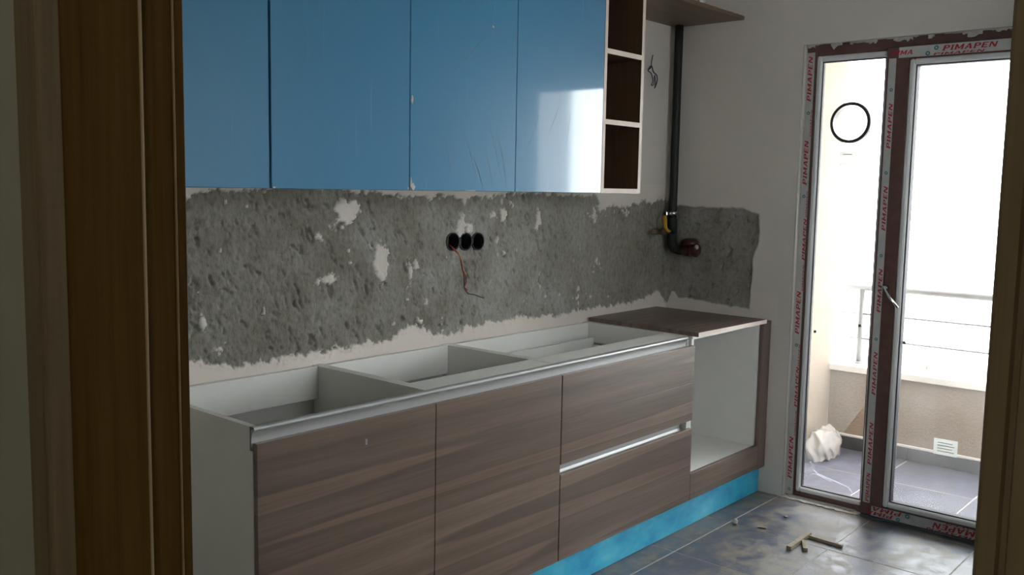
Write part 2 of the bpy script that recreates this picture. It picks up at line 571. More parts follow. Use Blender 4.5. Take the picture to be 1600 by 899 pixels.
def patch_grid(name, parent, m, u0, u1, z0, z1, step, bare_fn, to_xyz, holes=(), outward=1):
    """fine grid: plaster plane at 0, cement sunk a few mm; attribute 'bare' marks cement"""
    nu, nz = int(round((u1 - u0) / step)) + 1, int(round((z1 - z0) / step)) + 1
    us, zs = np.linspace(u0, u1, nu), np.linspace(z0, z1, nz)
    U, Z = np.meshgrid(us, zs, indexing='ij')
    d, raw = bare_fn(U, Z)                               # >0 inside cement, metres
    bare = np.clip(d / 0.006 + 0.5, 0, 1)
    lump = np.exp(-((d + 0.008) / 0.007) ** 2) * (0.5 + fbm(U, Z, 40, 2, 91)) * 0.003
    pit = np.clip(fbm(U * 1.3 + Z * 0.5, Z * 0.75, 30, 3, 131, 0.8) - 0.30, 0, 1)
    depth = bare * (0.005 + 0.0032 * fbm(U, Z, 45, 4, 71) + 0.022 * pit) - lump * (1 - bare)
    edge = np.minimum(np.minimum(U - u0, u1 - U), np.minimum(Z - z0, z1 - Z))
    depth = depth * np.clip(edge / 0.012, 0, 1)
    co = to_xyz(U, Z, depth).reshape(-1, 3)
    idx = np.arange(nu * nz).reshape(nu, nz)
    q = np.stack([idx[:-1, :-1], idx[1:, :-1], idx[1:, 1:], idx[:-1, 1:]], -1).reshape(-1, 4)
    if outward < 0:
        q = q[:, ::-1]
    if holes:
        cu = (U[:-1, :-1] + step / 2).reshape(-1)
        cz = (Z[:-1, :-1] + step / 2).reshape(-1)
        keep = np.ones(len(q), bool)
        for hu, hz, hr in holes:
            keep &= (cu - hu) ** 2 + (cz - hz) ** 2 > hr * hr
        q = q[keep]
    me = bpy.data.meshes.new(name)
    me.vertices.add(len(co))
    me.vertices.foreach_set('co', co.astype(np.float32).ravel())
    me.loops.add(q.size)
    me.loops.foreach_set('vertex_index', q.astype(np.int32).ravel())
    me.polygons.add(len(q))
    me.polygons.foreach_set('loop_start', np.arange(0, q.size, 4, dtype=np.int32))
    me.update(calc_edges=True)
    me.polygons.foreach_set('use_smooth', np.ones(len(q), bool))
    for nm, arr in (('bare', bare), ('raw', raw)):
        at = me.attributes.new(nm, 'FLOAT', 'POINT')
        at.data.foreach_set('value', arr.reshape(-1).astype(np.float32))
    me.materials.append(m)
    me.validate()
    o = bpy.data.objects.new(name, me)
    COL.objects.link(o)
    o.parent = parent
    return o

# ------------------------------------------------------------------ room shell
ZC = 2.62            # ceiling height
YR = -2.98           # far side of the room, out of view
X0 = -3.506          # kitchen face of the entrance wall
XH = -3.632          # hall face of the entrance wall
YL, YRJ = -1.563, -2.375   # clear opening of the entrance

# kitchen wall (y = 0)
w = MB()
w.box(X0 - 0.2, -2.9, 0, 0.15, 0, ZC)
w.box(-2.9, 0.0, 0, 0.15, 0, 0.80)
w.box(-2.9, 0.0, 0, 0.15, 1.44, ZC)
w.box(-2.9, 0.0, 0.064, 0.15, 0.80, 1.44)
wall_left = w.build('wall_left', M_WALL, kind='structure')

tx = [-2.9, -2.60, -2.58, -2.50, -2.33, -2.30, -2.05, -1.979, -1.80, -1.746, -1.55, -1.342, -1.25, -1.192, -1.02, -0.9, -0.70, -0.626, -0.60, -0.55, -0.50, -0.42, -0.264, -0.031, 0.05]
tz = [1.37, 1.355, 1.372, 1.385, 1.381, 1.392, 1.392, 1.384, 1.366, 1.362, 1.365, 1.362, 1.372, 1.381, 1.382, 1.386, 1.378, 1.372, 1.345, 1.318, 1.335, 1.325, 1.343, 1.36, 1.36]
bx_ = [-2.9, -2.602, -2.54, -2.50, -2.464, -2.22, -2.06, -1.979, -1.90, -1.834, -1.80, -1.74, -1.678, -1.62, -1.579, -1.45, -1.332, -1.2, -1.056, -0.9, -0.747, -0.6, -0.452, -0.30, -0.181, -0.12, -0.06, 0.0, 0.05]
bz_ = [0.90, 0.892, 0.875, 0.862, 0.853, 0.858, 0.858, 0.868, 0.866, 0.857, 0.880, 0.902, 0.898, 0.858, 0.852, 0.868, 0.876, 0.878, 0.876, 0.872, 0.868, 0.868, 0.872, 0.876, 0.886, 0.91, 0.905, 0.85, 0.85]
isl = [(-2.028, 1.322, 0.052, 0.038), (-1.876, 1.150, 0.034, 0.058), (-1.868, 1.105, 0.016, 0.03), (-1.480, 1.250, 0.020, 0.046), (-1.432, 1.247, 0.018, 0.012),
       (-1.244, 1.300, 0.017, 0.032), (-1.30, 1.297, 0.014, 0.012), (-1.019, 1.285, 0.012, 0.034), (-1.030, 1.255, 0.014, 0.016), (-0.63, 1.292, 0.014, 0.03), (-0.57, 1.335, 0.04, 0.018),
       (-1.737, 1.090, 0.010, 0.036), (-1.715, 1.118, 0.014, 0.014), (-2.109, 1.097, 0.026, 0.010), (-2.567, 0.997, 0.010, 0.018), (-2.507, 0.913, 0.014, 0.008), (-2.14, 1.235, 0.012, 0.012), (-2.075, 1.27, 0.02, 0.01), (-1.66, 0.985, 0.006, 0.006)]

def bare_left(U, Z):
    top = np.interp(U, tx, tz) + 0.006 + 0.012 * fbm(U, Z * 0.3, 14, 4, 5, 0.7)
    bot = np.interp(U, bx_, bz_) + 0.014 * fbm(U, Z * 0.3, 16, 4, 25, 0.7)
    d = np.minimum(top - Z, Z - bot) + 0.017 * fbm(U, Z, 55, 3, 45, 0.8)
    for (a, b_, ra, rb) in isl:
        e = np.sqrt(((U - a) / ra) ** 2 + ((Z - b_) / rb) ** 2) - 1
        e = e * min(ra, rb) + 0.018 * fbm(U, Z, 45, 4, 61, 0.75)
        d = np.minimum(d, e)
    # sparse flecks of plaster left on the cement
    fl = 0.56 - fbm(U, Z * 0.8, 26, 3, 83, 0.8)
    zone = np.clip(fbm(U, Z, 2.2, 2, 17) * 3 + 0.2, 0, 1)
    d = np.where((fl + 0.35 * (1 - zone) < 0.0), np.minimum(d, fl * 0.02), d)
    raw = np.clip((0.97 - Z) / 0.05, 0, 1) * 0.9 + np.clip((Z - 1.30) / 0.04, 0, 1) * 0.45
    return d, raw

HOLES = [(-1.523, 1.203, 0.0315), (-1.4545, 1.202, 0.0315), (-1.386, 1.2005, 0.0315)]
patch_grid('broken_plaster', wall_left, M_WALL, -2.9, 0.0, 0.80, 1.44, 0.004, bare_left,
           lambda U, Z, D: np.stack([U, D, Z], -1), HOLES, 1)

# balcony wall (x = 0)
DY0, DY1, DZ = -0.665, -1.785, 2.062
w = MB()
w.box(0, 0.2, -0.6, 0.15, 0, 0.80)
w.box(0, 0.2, -0.6, 0.15, 1.44, ZC)
w.box(0.06, 0.2, -0.6, 0.15, 0.80, 1.44)
w.box(0, 0.2, DY0, -0.6, 0, ZC)
w.box(0, 0.2, DY1, DY0, DZ, ZC)
w.box(0, 0.2, YR - 0.15, DY1, 0, ZC)
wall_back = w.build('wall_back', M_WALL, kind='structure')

def bare_back(U, Z):
    top = 1.335 + 0.006 * fbm(U, Z * 0.2, 12, 4, 105, 0.7) - 0.03 * np.clip((-0.40 - U) / 0.08, 0, 1)
    bot = np.interp(U, [-0.6, -0.33, -0.28, -0.2, -0.07, -0.05, -0.03, -0.01, 0.0], [0.868, 0.864, 0.866, 0.884, 0.878, 0.905, 0.908, 0.86, 0.85]) + 0.010 * fbm(U, Z * 0.2, 18, 4, 125, 0.7)
    side = np.interp(Z, [0.8, 0.874, 1.0, 1.10, 1.16, 1.20, 1.36], [-0.450, -0.453, -0.458, -0.461, -0.482, -0.486, -0.478]) + 0.007 * fbm(Z, Z * 0.2, 14, 3, 145, 0.7)
    d = np.minimum(np.minimum(top - Z, Z - bot), U - side)
    raw = np.clip((0.97 - Z) / 0.05, 0, 1) * 0.5
    return d, raw

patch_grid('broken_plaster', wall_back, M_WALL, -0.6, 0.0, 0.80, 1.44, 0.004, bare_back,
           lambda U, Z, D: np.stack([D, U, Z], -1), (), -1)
# white corner bead down the door reveal, mortar strip under the frame, plaster smears over the frame
MB().tube([(0.002, DY0 - 0.001, 0.0), (0.002, DY0 - 0.001, DZ)], 0.0055, 8).build('corner_bead', M_BEAD, wall_back)
sm = MB()
yy = DY0
while yy > DY1:
    wd = random.uniform(0.02, 0.07)
    dp = random.uniform(0.004, 0.030) if random.random() < 0.75 else 0.0
    if dp:
        n = 4
        pts = [(yy, DZ + 0.004)] + [(yy - wd * k / n, DZ - dp * random.uniform(0.25, 1.0)) for k in range(n + 1)] + [(yy - wd, DZ + 0.004)]
        sm.prism(pts, 'x', 0.020, 0.0285)
    yy -= wd
sm.build('plaster_smear', M_PUTTY, wall_back, kind='stuff')
sl = MB()
pf = [(0.029, -1.028), (0.029, DY0)]
yy = DY0
while yy > -1.03:
    pf.append((-0.010 - random.uniform(0, 0.013), max(yy, -1.028)))
    yy -= random.uniform(0.008, 0.024)
sl.prism(pf, 'z', 0.0, 0.006)
pf = [(0.029, -1.0), (0.029, DY0 - 0.02)]
yy = DY0 - 0.02
while yy > -1.0:
    pf.append((0.004 + random.uniform(0, 0.016), yy))
    yy -= random.uniform(0.010, 0.03)
sl.prism(pf, 'z', 0.006, 0.012)
sl.build('mortar_strip', M_PUTTY, wall_back, kind='stuff')

# the room's unseen side, ceiling
WX0, WX1, WZ0, WZ1 = -2.20, -1.36, 0.95, 2.05     # invented window in the unseen side wall, added to let in fill daylight
w = MB()
w.box(X0 - 0.15, WX0, YR - 0.15, YR, 0, ZC)
w.box(WX1, 0.0, YR - 0.15, YR, 0, ZC)
w.box(WX0, WX1, YR - 0.15, YR, 0, WZ0)
w.box(WX0, WX1, YR - 0.15, YR, WZ1, ZC)
w.build('wall_right', M_WALL, kind='structure')
fill_win = setting('fill_window', ((WX0 + WX1) / 2, YR - 0.07, WZ0))
for a, b_, c, d in ((WX0, WX0 + 0.05, WZ0, WZ1), (WX1 - 0.05, WX1, WZ0, WZ1), (WX0 + 0.051, WX1 - 0.051, WZ0, WZ0 + 0.05), (WX0 + 0.051, WX1 - 0.051, WZ1 - 0.05, WZ1), (-1.81, -1.75, WZ0 + 0.051, WZ1 - 0.051)):
    MB().box(a, b_, YR - 0.10, YR - 0.04, c, d, 0.003).build('fill_window_frame', M_PVC, fill_win)
for a, b_ in ((WX0 + 0.051, -1.811), (-1.749, WX1 - 0.051)):
    MB().box(a, b_, YR - 0.072, YR - 0.068, WZ0 + 0.051, WZ1 - 0.051).build('pane', M_GLASS, fill_win)
MB().box(X0 - 0.15, 0.2, YR - 0.15, 0.15, ZC, ZC + 0.15).build('ceiling', M_CEIL, kind='structure')

# entrance wall with the opening the camera looks through
w = MB()
w.box(XH, X0, YL + 0.025, 0.0, 0, ZC)
w.box(XH, X0, YR - 0.5, YRJ - 0.025, 0, ZC)
w.box(XH, X0, YRJ - 0.025, YL + 0.025, 2.085, ZC)
w.build('wall_front', M_HALL, kind='structure')

door2 = setting('door_2', (-3.57, (YL + YRJ) / 2, 0))
HZ = 2.06
# lining boards
MB().box(-3.6225, -3.545, YL, YL + 0.025, 0, HZ + 0.025, 0.0015).build('jamb_lining', M_JAMB, door2)
MB().box(-3.5445, -3.506, YL + 0.008, YL + 0.025, 0, HZ + 0.025, 0.0008).build('rebate', M_JAMB, door2)
MB().box(-3.6225, -3.545, YRJ - 0.025, YRJ, 0, HZ + 0.025, 0.0015).build('jamb_lining', M_JAMB, door2)
MB().box(-3.545, -3.506, YRJ - 0.025, YRJ - 0.008, 0, HZ + 0.025, 0.0008).build('rebate', M_JAMB, door2)
MB().box(-3.6225, -3.506, YRJ, YL, HZ, HZ + 0.025, 0.0015).build('head_lining', M_JAMB, door2)
# hall side casings with a small step along the inner edge
def casing(yin, sgn, m):
    pts = [(-3.6230, yin), (-3.6430, yin), (-3.6445, yin + sgn * 0.0015), (-3.6445, yin + sgn * 0.0075), (-3.6425, yin + sgn * 0.0085), (-3.6425, yin + sgn * 0.0105),
           (-3.6450, yin + sgn * 0.0115), (-3.6450, yin + sgn * 0.044), (-3.643, yin + sgn * 0.047), (-3.6330, yin + sgn * 0.047), (-3.6330, yin + sgn * 0.026), (-3.6230, yin + sgn * 0.025)]
    return MB().prism(pts, 'z', 0, HZ + 0.03).build('casing', m, door2)
casing(YL, 1, M_JAMB2)
casing(YRJ, -1, M_JAMB2)
MB().box(-3.645, -3.633, YRJ - 0.047, YL + 0.047, HZ + 0.03, HZ + 0.09, 0.002).build('casing', M_JAMB2, door2)
# kitchen side casings
for ya, yb in ((YL + 0.006, YL + 0.07), (YRJ - 0.07, YRJ - 0.006)):
    MB().box(-3.5045, -3.494, ya, yb, 0, HZ + 0.03, 0.001).build('casing', M_JAMB, door2)
MB().box(-3.5045, -3.494, YRJ - 0.07, YL + 0.07, HZ + 0.03, HZ + 0.09, 0.001).build('casing', M_JAMB, door2)
# rubber seals in the rebates and the pale joint behind the casing
for yc, sg in ((YL, 1), (YRJ, -1)):
    path = [(-3.5430 + 0.0006 * math.sin(z * 4.0), yc + sg * 0.0025, z) for z in np.linspace(0.0, HZ, 18)]
    MB().tube(path, 0.0022, 8).build('rubber_seal', M_SEAL, door2)
    MB().box(-3.5057, -3.5048, yc + sg * 0.0055, yc + sg * 0.02, 0, HZ, 0).build('joint_strip', M_SEAL, door2)

# hall where the camera stands
MB().box(-5.3, XH, -3.6, -0.9, -0.12, 0.0).build('floor_hall', M_HFLOOR, kind='structure')
MB().box(-5.3, XH, -3.6, -0.9, ZC, ZC + 0.12).build('ceiling_hall', M_CEIL, kind='structure')
MB().box(-5.3, XH, -0.9, -0.78, 0, ZC).build('wall_hall_left', M_HALL, kind='structure')
MB().box(-5.3, XH, -3.72, -3.6, 0, ZC).build('wall_hall_right', M_HALL, kind='structure')
MB().box(-5.42, -5.3, -3.72, -0.78, 0, ZC).build('wall_hall_back', M_HALL, kind='structure')
lamp_d = bpy.data.lights.new('hall_fill_light', 'AREA')  # added fill light for the hall faces, no such lamp is known
lamp_d.shape = 'DISK'
lamp_d.size = 0.35
lamp_d.energy = HALL_FILL
lamp_d.color = (1.0, 0.93, 0.80)
lamp_o = bpy.data.objects.new('hall_fill_light', lamp_d)
lamp_o.location = (-4.5, -2.3, ZC - 0.02)
COL.objects.link(lamp_o)

# ------------------------------------------------------------------ floors, every tile its own piece
def tile_floor(parent, xs, ys, z_top, thick, m, gap, bounds):
    cache = {}
    bx0, bx1, by0, by1 = bounds
    for a, b_ in zip(xs, xs[1:]):
        for c, d in zip(ys, ys[1:]):
            x0, x1 = max(min(a, b_), bx0) + gap, min(max(a, b_), bx1) - gap
            y0, y1 = max(min(c, d), by0) + gap, min(max(c, d), by1) - gap
            if x1 - x0 < 0.01 or y1 - y0 < 0.01:
                continue
            sx, sy = round(x1 - x0, 4), round(y1 - y0, 4)
            if (sx, sy) not in cache:
                mb = MB().box(-sx / 2, sx / 2, -sy / 2, sy / 2, -thick, 0, 0.0015)
                me = bpy.data.meshes.new('tile')
                mb.bm.to_mesh(me)
                mb.bm.free()
                me.materials.append(m)
                cache[(sx, sy)] = me
            o = bpy.data.objects.new('tile', cache[(sx, sy)])
            COL.objects.link(o)
            o.location = ((x0 + x1) / 2, (y0 + y1) / 2, z_top + random.uniform(-0.0002, 0.0002))
            o.rotation_euler = (random.uniform(-1, 1) * 0.0004, random.uniform(-1, 1) * 0.0004, 0)
            o.parent = parent

floor = MB().box(XH, 0.2, YR - 0.15, 0.15, -0.15, -0.0007).build('floor', M_GROUT, kind='structure')
tile_floor(floor, [0.40] + [-0.04 - 0.443 * k for k in range(0, 10)], [0.222 - 0.435 * k for k in range(0, 9)], 0.0, 0.0018, M_TILE, 0.0016, (XH, 0.0, YR, 0.0))

# ------------------------------------------------------------------ balcony
fb = MB().box(0.2, 1.2, -2.4, -0.3, -0.15, -0.0018).build('floor_balcony', M_GROUT, kind='structure')
tile_floor(fb, [0.16, 0.60, 1.04], [-0.445 - 0.445 * k for k in range(0, 6)], -0.001, 0.0022, M_BTILE, 0.002, (0.2, 1.04, -2.239, -0.445))
MB().box(0.2, 1.04, -0.445, -0.30, 0, 2.32).build('wall_balcony_left', M_BEIGE, kind='structure')
MB().box(0.2, 1.04, -2.40, -2.24, -0.15, 0.432).build('wall_balcony_right', M_BEIGE, kind='structure')
MB().box(1.04, 1.20, -2.40, -0.30, -0.15, 0.432).build('wall_balcony_parapet', M_BEIGE, kind='structure')
MB().box(0.2, 1.30, -2.55, -0.25, 2.32, 2.9).build('ceiling_balcony', M_CEIL, kind='structure')
cap = setting('trim_1', (1.12, -1.2, 0.432))
ys = [-0.30, -0.42, -1.30, -2.149, -2.40]
for a, b_ in zip(ys, ys[1:]):
    x_in = 1.041 if (a > -0.4 or b_ < -2.2) else 1.018
    MB().box(x_in, 1.225, b_ + 0.001, a - 0.001, 0.4325, 0.470, 0.004).build('marble_slab', M_MARBLE, cap)
MB().box(0.2, 1.017, -2.40, -2.215, 0.4325, 0.470, 0.004).build('marble_slab', M_MARBLE, cap)
sk = setting('baseboard_balcony', (1.03, -1.2, 0))
ysk = [-0.447, -0.89, -1.335, -1.78, -2.149]
for a, b_ in zip(ysk, ysk[1:]):
    MB().box(1.029, 1.0395, b_ + 0.0015, a - 0.0015, 0.0, 0.068, 0.001).build('tile', M_SKIRT, sk)
MB().box(1.0325, 1.0395, -2.148, -0.447, 0.0685, 0.082, 0.002).build('mortar_strip', M_MARBLE, sk)

rail = thing('railing', 'steel balcony railing on the marble capped parapet outside', 'railing', (1.14, -0.56, 0.470))
MB().tube([(1.14, -0.40, 0.897), (1.14, -2.38, 0.897)], 0.0185, 14).build('handrail', M_STEEL, rail)
for z in (0.748, 0.609):
    MB().tube([(1.14, -0.40, z), (1.14, -2.38, z)], 0.0055, 8).build('bar', M_STEEL, rail)
for z, r in ((0.897, 0.0185), (0.748, 0.0055), (0.609, 0.0055)):
    MB().tube([(1.14, -2.32, z), (0.20, -2.32, z)], r, 10).build('handrail' if r > 0.01 else 'bar', M_STEEL, rail)
for y in (-0.56, -1.44, -2.32):
    po = MB().cyl((1.14, y, 0.470), (1.14, y, 0.885), 0.0145, 14).build('post', M_STEEL, rail)
    MB().lathe([(0.032, 0), (0.032, 0.005), (0.017, 0.010)], (1.14, y, 0.4705), (0, 0, 1)).build('base_plate', M_STEEL, po)

# crumpled clear plastic sheet heaped against the side wall
def blob(cx, cy, cz, rx, ry, rz, seed, amp, sub=4, freq=5.0):
    t = bmesh.new()
    bmesh.ops.create_icosphere(t, subdivisions=sub, radius=1)
    r = random.Random(seed)
    dirs = [Vector((r.uniform(-1, 1), r.uniform(-1, 1), r.uniform(-1, 1))).normalized() for _ in range(26)]
    ph = [r.uniform(0, 6.28) for _ in dirs]
    for v in t.verts:
        n = v.co.normalized()
        k = 1.0
        for j, d in enumerate(dirs):
            k += amp * (1.0 - abs(math.sin(n.dot(d) * freq + ph[j]))) * (0.35 if j % 3 else 0.8) - amp * 0.22
        v.co = Vector((cx + n.x * rx * k, cy + n.y * ry * k, max(cz + n.z * rz * k, 0.0 if cz < 1 else cz - rz)))
    for f in t.faces:
        f.smooth = False
    m_ = MB()
    m_.merge(t)
    return m_
bag = blob(0.79, -0.530, 0.060, 0.17, 0.082, 0.105, 8, 0.060, 5, 4.2)
for v in bag.bm.verts:
    p_ = v.co
    k = 0.006 * (math.sin(p_.x * 47 + p_.z * 31) * math.sin(p_.y * 53 - p_.z * 44) + 0.6 * math.sin(p_.x * 90 - p_.y * 110 + p_.z * 70))
    v.co = Vector((p_.x + k, min(p_.y + 0.6 * k, -0.4465), max(p_.z + 0.8 * k, 0.0)))
for f in bag.bm.faces:
    f.smooth = True
tag(bag.build('plastic_sheet', M_FILM), 'crumpled clear plastic sheet heaped on the balcony floor by the beige side wall', 'plastic sheet')

# far surroundings, almost burnt out in the daylight
MB().box(3, 120, -60, 90, -9.2, -9.0).build('ground', M_GROUND, kind='structure')
hs = thing('neighbour_house', 'low white house below the balcony with a red tiled roof edge', 'house', (12, 1.2, -9))
MB().box(10.4, 17, -0.2, 3.6, -9, -1.30).build('wall', M_HOUSE, hs)
MB().box(10.2, 17.4, -0.6, 4.0, -1.30, -1.17).build('roof', M_HOUSE, hs)
MB().box(10.05, 10.195, 1.75, 4.0, -1.30, -1.03, 0.01).build('tiled_coping', M_ROOF, hs)
MB().box(10.05, 10.195, -0.6, 1.72, -1.30, -1.03, 0.01).build('gutter', M_GUT, hs)

ab = thing('reflection_block', 'unseen tall block added beyond the balcony for its reflection in the blue doors', 'reflection block', (14, -16, -9))  # added out of view to shape the reflection in the blue doors
MB().prism([(9, -8.30), (9, -26), (20, -26), (20, -16.90)], 'z', -9, 12).build('wall', M_BLOCK, ab)
for k in range(5):
    for j in range(4):
        MB().box(8.93, 8.995, -10.6 - 4.2 * j, -9.2 - 4.2 * j, -6.5 + 3.4 * k, -4.9 + 3.4 * k).build('window', M_GUT, ab)

# ------------------------------------------------------------------ balcony door
door1 = setting('door_1', (0.03, -1.2, 0))
FX, FB = 0.030, 0.085        # frame front and back
SX, SB = 0.002, 0.075        # opening sash stands proud
def bar(name, y0, y1, z0, z1, x0, x1, m, bev=0.003):
    return MB().box(x0, x1, min(y0, y1), max(y0, y1), z0, z1, bev).build(name, m, door1)
fl = bar('frame_stile', DY0, -0.712, 0.0, DZ, FX, FB, M_PVC)
bar('frame_stile', -1.737, DY1, 0.0, DZ, FX, FB, M_PVC)
bar('frame_head', -0.7125, -1.7365, 2.012, DZ, FX, FB, M_PVC)
bar('frame_sill', -0.7125, -1.7365, 0.0, 0.033, FX, FB, M_PVC)
bar('frame_mullion', -1.040, -1.075, 0.0335, 2.0115, SB + 0.001, FB + 0.01, M_PVC)
# glazing bead of the fixed light (mitred tube like bead)
def bead_ring(y0, y1, z0, z1, wd, x0, x1, m, name='glazing_bead'):
    mb = MB()
    mb.box(x0, x1, y0 - wd, y0, z0, z1, wd * 0.28)
    mb.box(x0, x1, y1, y1 + wd, z0, z1, wd * 0.28)
    mb.box(x0, x1, y1 + wd * 0.8, y0 - wd * 0.8, z0, z0 + wd, wd * 0.28)
    mb.box(x0, x1, y1 + wd * 0.8, y0 - wd * 0.8, z1 - wd, z1, wd * 0.28)
    return mb.build(name, m, door1)
bead_ring(-0.7130, -1.0385, 0.0335, 2.0115, 0.0240, 0.024, 0.052, M_GBEAD)
bead_ring(-0.7370, -1.0145, 0.0575, 1.9875, 0.0055, 0.034, 0.054, M_GASK, 'gasket')
# sash
sl_ = bar('sash_stile', -1.026, -1.1205, 0.012, 2.020, SX, SB, M_PVC)
bar('sash_stile', -1.6555, -1.735, 0.012, 2.020, SX, SB, M_PVC)
st_ = bar('sash_rail', -1.1210, -1.6550, 1.967, 2.020, SX, SB, M_PVC)
sb_ = bar('sash_rail', -1.1210, -1.6550, 0.012, 0.0625, SX, SB, M_PVC)
bead_ring(-1.1213, -1.6547, 0.0628, 1.9667, 0.0225, -0.004, 0.05, M_GBEAD)
bead_ring(-1.1440, -1.6320, 0.0855, 1.9440, 0.0055, 0.012, 0.052, M_GASK, 'gasket')
# threshold strip under the sash
MB().box(-0.006, 0.03, DY1 + 0.001, -1.03, 0.0, 0.010, 0.002).build('threshold', M_GASK, door1)

# panes: the fixed light has a round vent hole cut into it
VY, VZ, VR = -0.873, 1.718, 0.083
def pane(name, y0, y1, z0, z1, x0, x1, hole=None):
    t = bmesh.new()
    if hole is None:
        mb = MB()
        t.free()
        mb.box(x0, x1, y0, y1, z0, z1)
        return mb.build(name, M_GLASS, door1)
    hy, hz, hr = hole
    n = 48
    inner, outer = [], []
    for k in range(n):
        a = 2 * math.pi * k / n
        cy, sz = math.cos(a), math.sin(a)
        inner.append((hy + hr * cy, hz + hr * sz))
        # ray to the rectangle
        ts = []
        if cy > 1e-9: ts.append((y1 - hy) / cy)
        if cy < -1e-9: ts.append((y0 - hy) / cy)
        if sz > 1e-9: ts.append((z1 - hz) / sz)
        if sz < -1e-9: ts.append((z0 - hz) / sz)
        q = min(ts)
        outer.append([hy + q * cy, hz + q * sz])
    for cyy, czz in ((y0, z0), (y0, z1), (y1, z0), (y1, z1)):
        k = min(range(n), key=lambda i: (outer[i][0] - cyy) ** 2 + (outer[i][1] - czz) ** 2)
        outer[k] = [cyy, czz]
    layers = []
    for x in (x0, x1):
        layers.append(([t.verts.new((x, *p)) for p in inner], [t.verts.new((x, *p)) for p in outer]))
    for k in range(n):
        j = (k + 1) % n
        for (i_, o_) in layers:
            t.faces.new((i_[k], i_[j], o_[j], o_[k]))
        t.faces.new((layers[0][0][k], layers[1][0][k], layers[1][0][j], layers[0][0][j]))
        t.faces.new((layers[0][1][k], layers[1][1][k], layers[1][1][j], layers[0][1][j]))
    bmesh.ops.recalc_face_normals(t, faces=t.faces)
    mb = MB()
    mb.merge(t)
    return mb.build(name, M_GLASS, door1)
p1 = pane('pane', -1.030, -0.722, 0.045, 2.000, 0.046, 0.050, (VY, VZ, VR))
p2 = pane('pane', -1.647, -1.130, 0.072, 1.957, 0.040, 0.044)
ring = MB()
prof = [(VR - 0.008, -0.018), (VR - 0.008, 0.020), (VR + 0.002, 0.020), (VR + 0.002, 0.006), (VR + 0.006, 0.0), (VR + 0.006, -0.014), (VR + 0.002, -0.018)]
t = bmesh.new()
n = 48
rr = [[t.verts.new((0.048 + d, VY + r * math.cos(2 * math.pi * k / n), VZ + r * math.sin(2 * math.pi * k / n))) for r, d in prof] for k in range(n)]
for k in range(n):
    for j in range(len(prof)):
        jj = (j + 1) % len(prof)
        t.faces.new((rr[k][j], rr[k][jj], rr[(k + 1) % n][jj], rr[(k + 1) % n][j]))
bmesh.ops.recalc_face_normals(t, faces=t.faces)
ring.merge(t)
ring.build('vent_ring', M_RING, p1)
# stickers on the panes
def sticker(par, y0, y1, z0, z1, x, lines):
    s = MB().box(x - 0.0006, x, y0, y1, z0, z1).build('sticker', M_PAPER, par)
    return s
sticker(p1, -0.905, -0.829, 1.535, 1.597, 0.0455, 3)
sticker(p2, -1.397, -1.303, 0.330, 0.398, 0.0395, 3)
for k in range(4):
    MB().box(0.0385, 0.0388, -1.385 + 0.008 * (k % 2), -1.318, 0.344 + k * 0.012, 0.347 + k * 0.012).build('sticker_print', M_PRINT, p2)
MB().box(0.0446, 0.0449, -0.885, -0.845, 1.580, 1.583).build('sticker_print', M_PRINT, p1)
# chalky wipe marks low on the fixed pane, dark specks of dirt
def smear(par, pts, r):
    path = []
    for (a, b_), (c, d) in zip(pts, pts[1:]):
        for k in range(5):
            path.append((0.0445, a + (c - a) * k / 5, b_ + (d - b_) * k / 5))
    path.append((0.0445, *pts[-1]))
    mb = MB().tube(path, r, 6)
    for v in mb.bm.verts:
        v.co.x = 0.0446 + (v.co.x - 0.0445) * 0.2
    return mb.build('smear_mark', M_SMEAR, par)
smear(p1, [(-0.772, 0.182), (-0.785, 0.148), (-0.812, 0.130), (-0.90, 0.112), (-0.955, 0.098), (-0.975, 0.076)], 0.0035)
smear(p1, [(-0.745, 0.120), (-0.80, 0.128), (-0.88, 0.108)], 0.002)
for par, y, z, xx in ((p1, -0.761, 0.785, 0.0455), (p1, -0.962, 0.834, 0.0455), (p2, -1.157, 0.784, 0.0395)):
    MB().box(xx - 0.002, xx, y - 0.006, y + 0.006, z - 0.006, z + 0.006, 0.001).build('dirt_speck', M_GASK, par)
# handle
hd = MB().box(-0.006, SX, -1.102, -1.074, 0.955, 1.085, 0.003).build('handle', M_PVC, door1)
MB().cyl((-0.035, -1.088, 1.018), (-0.004, -1.088, 1.018), 0.008, 12).build('spindle', M_CHROME, hd)
MB().tube([(-0.030, -1.078, 1.030), (-0.035, -1.090, 1.010), (-0.036, -1.112, 0.976), (-0.034, -1.146, 0.938)], [0.004, 0.0055, 0.0065, 0.0065], 10, flat=0.7).build('lever', M_CHROME, hd)

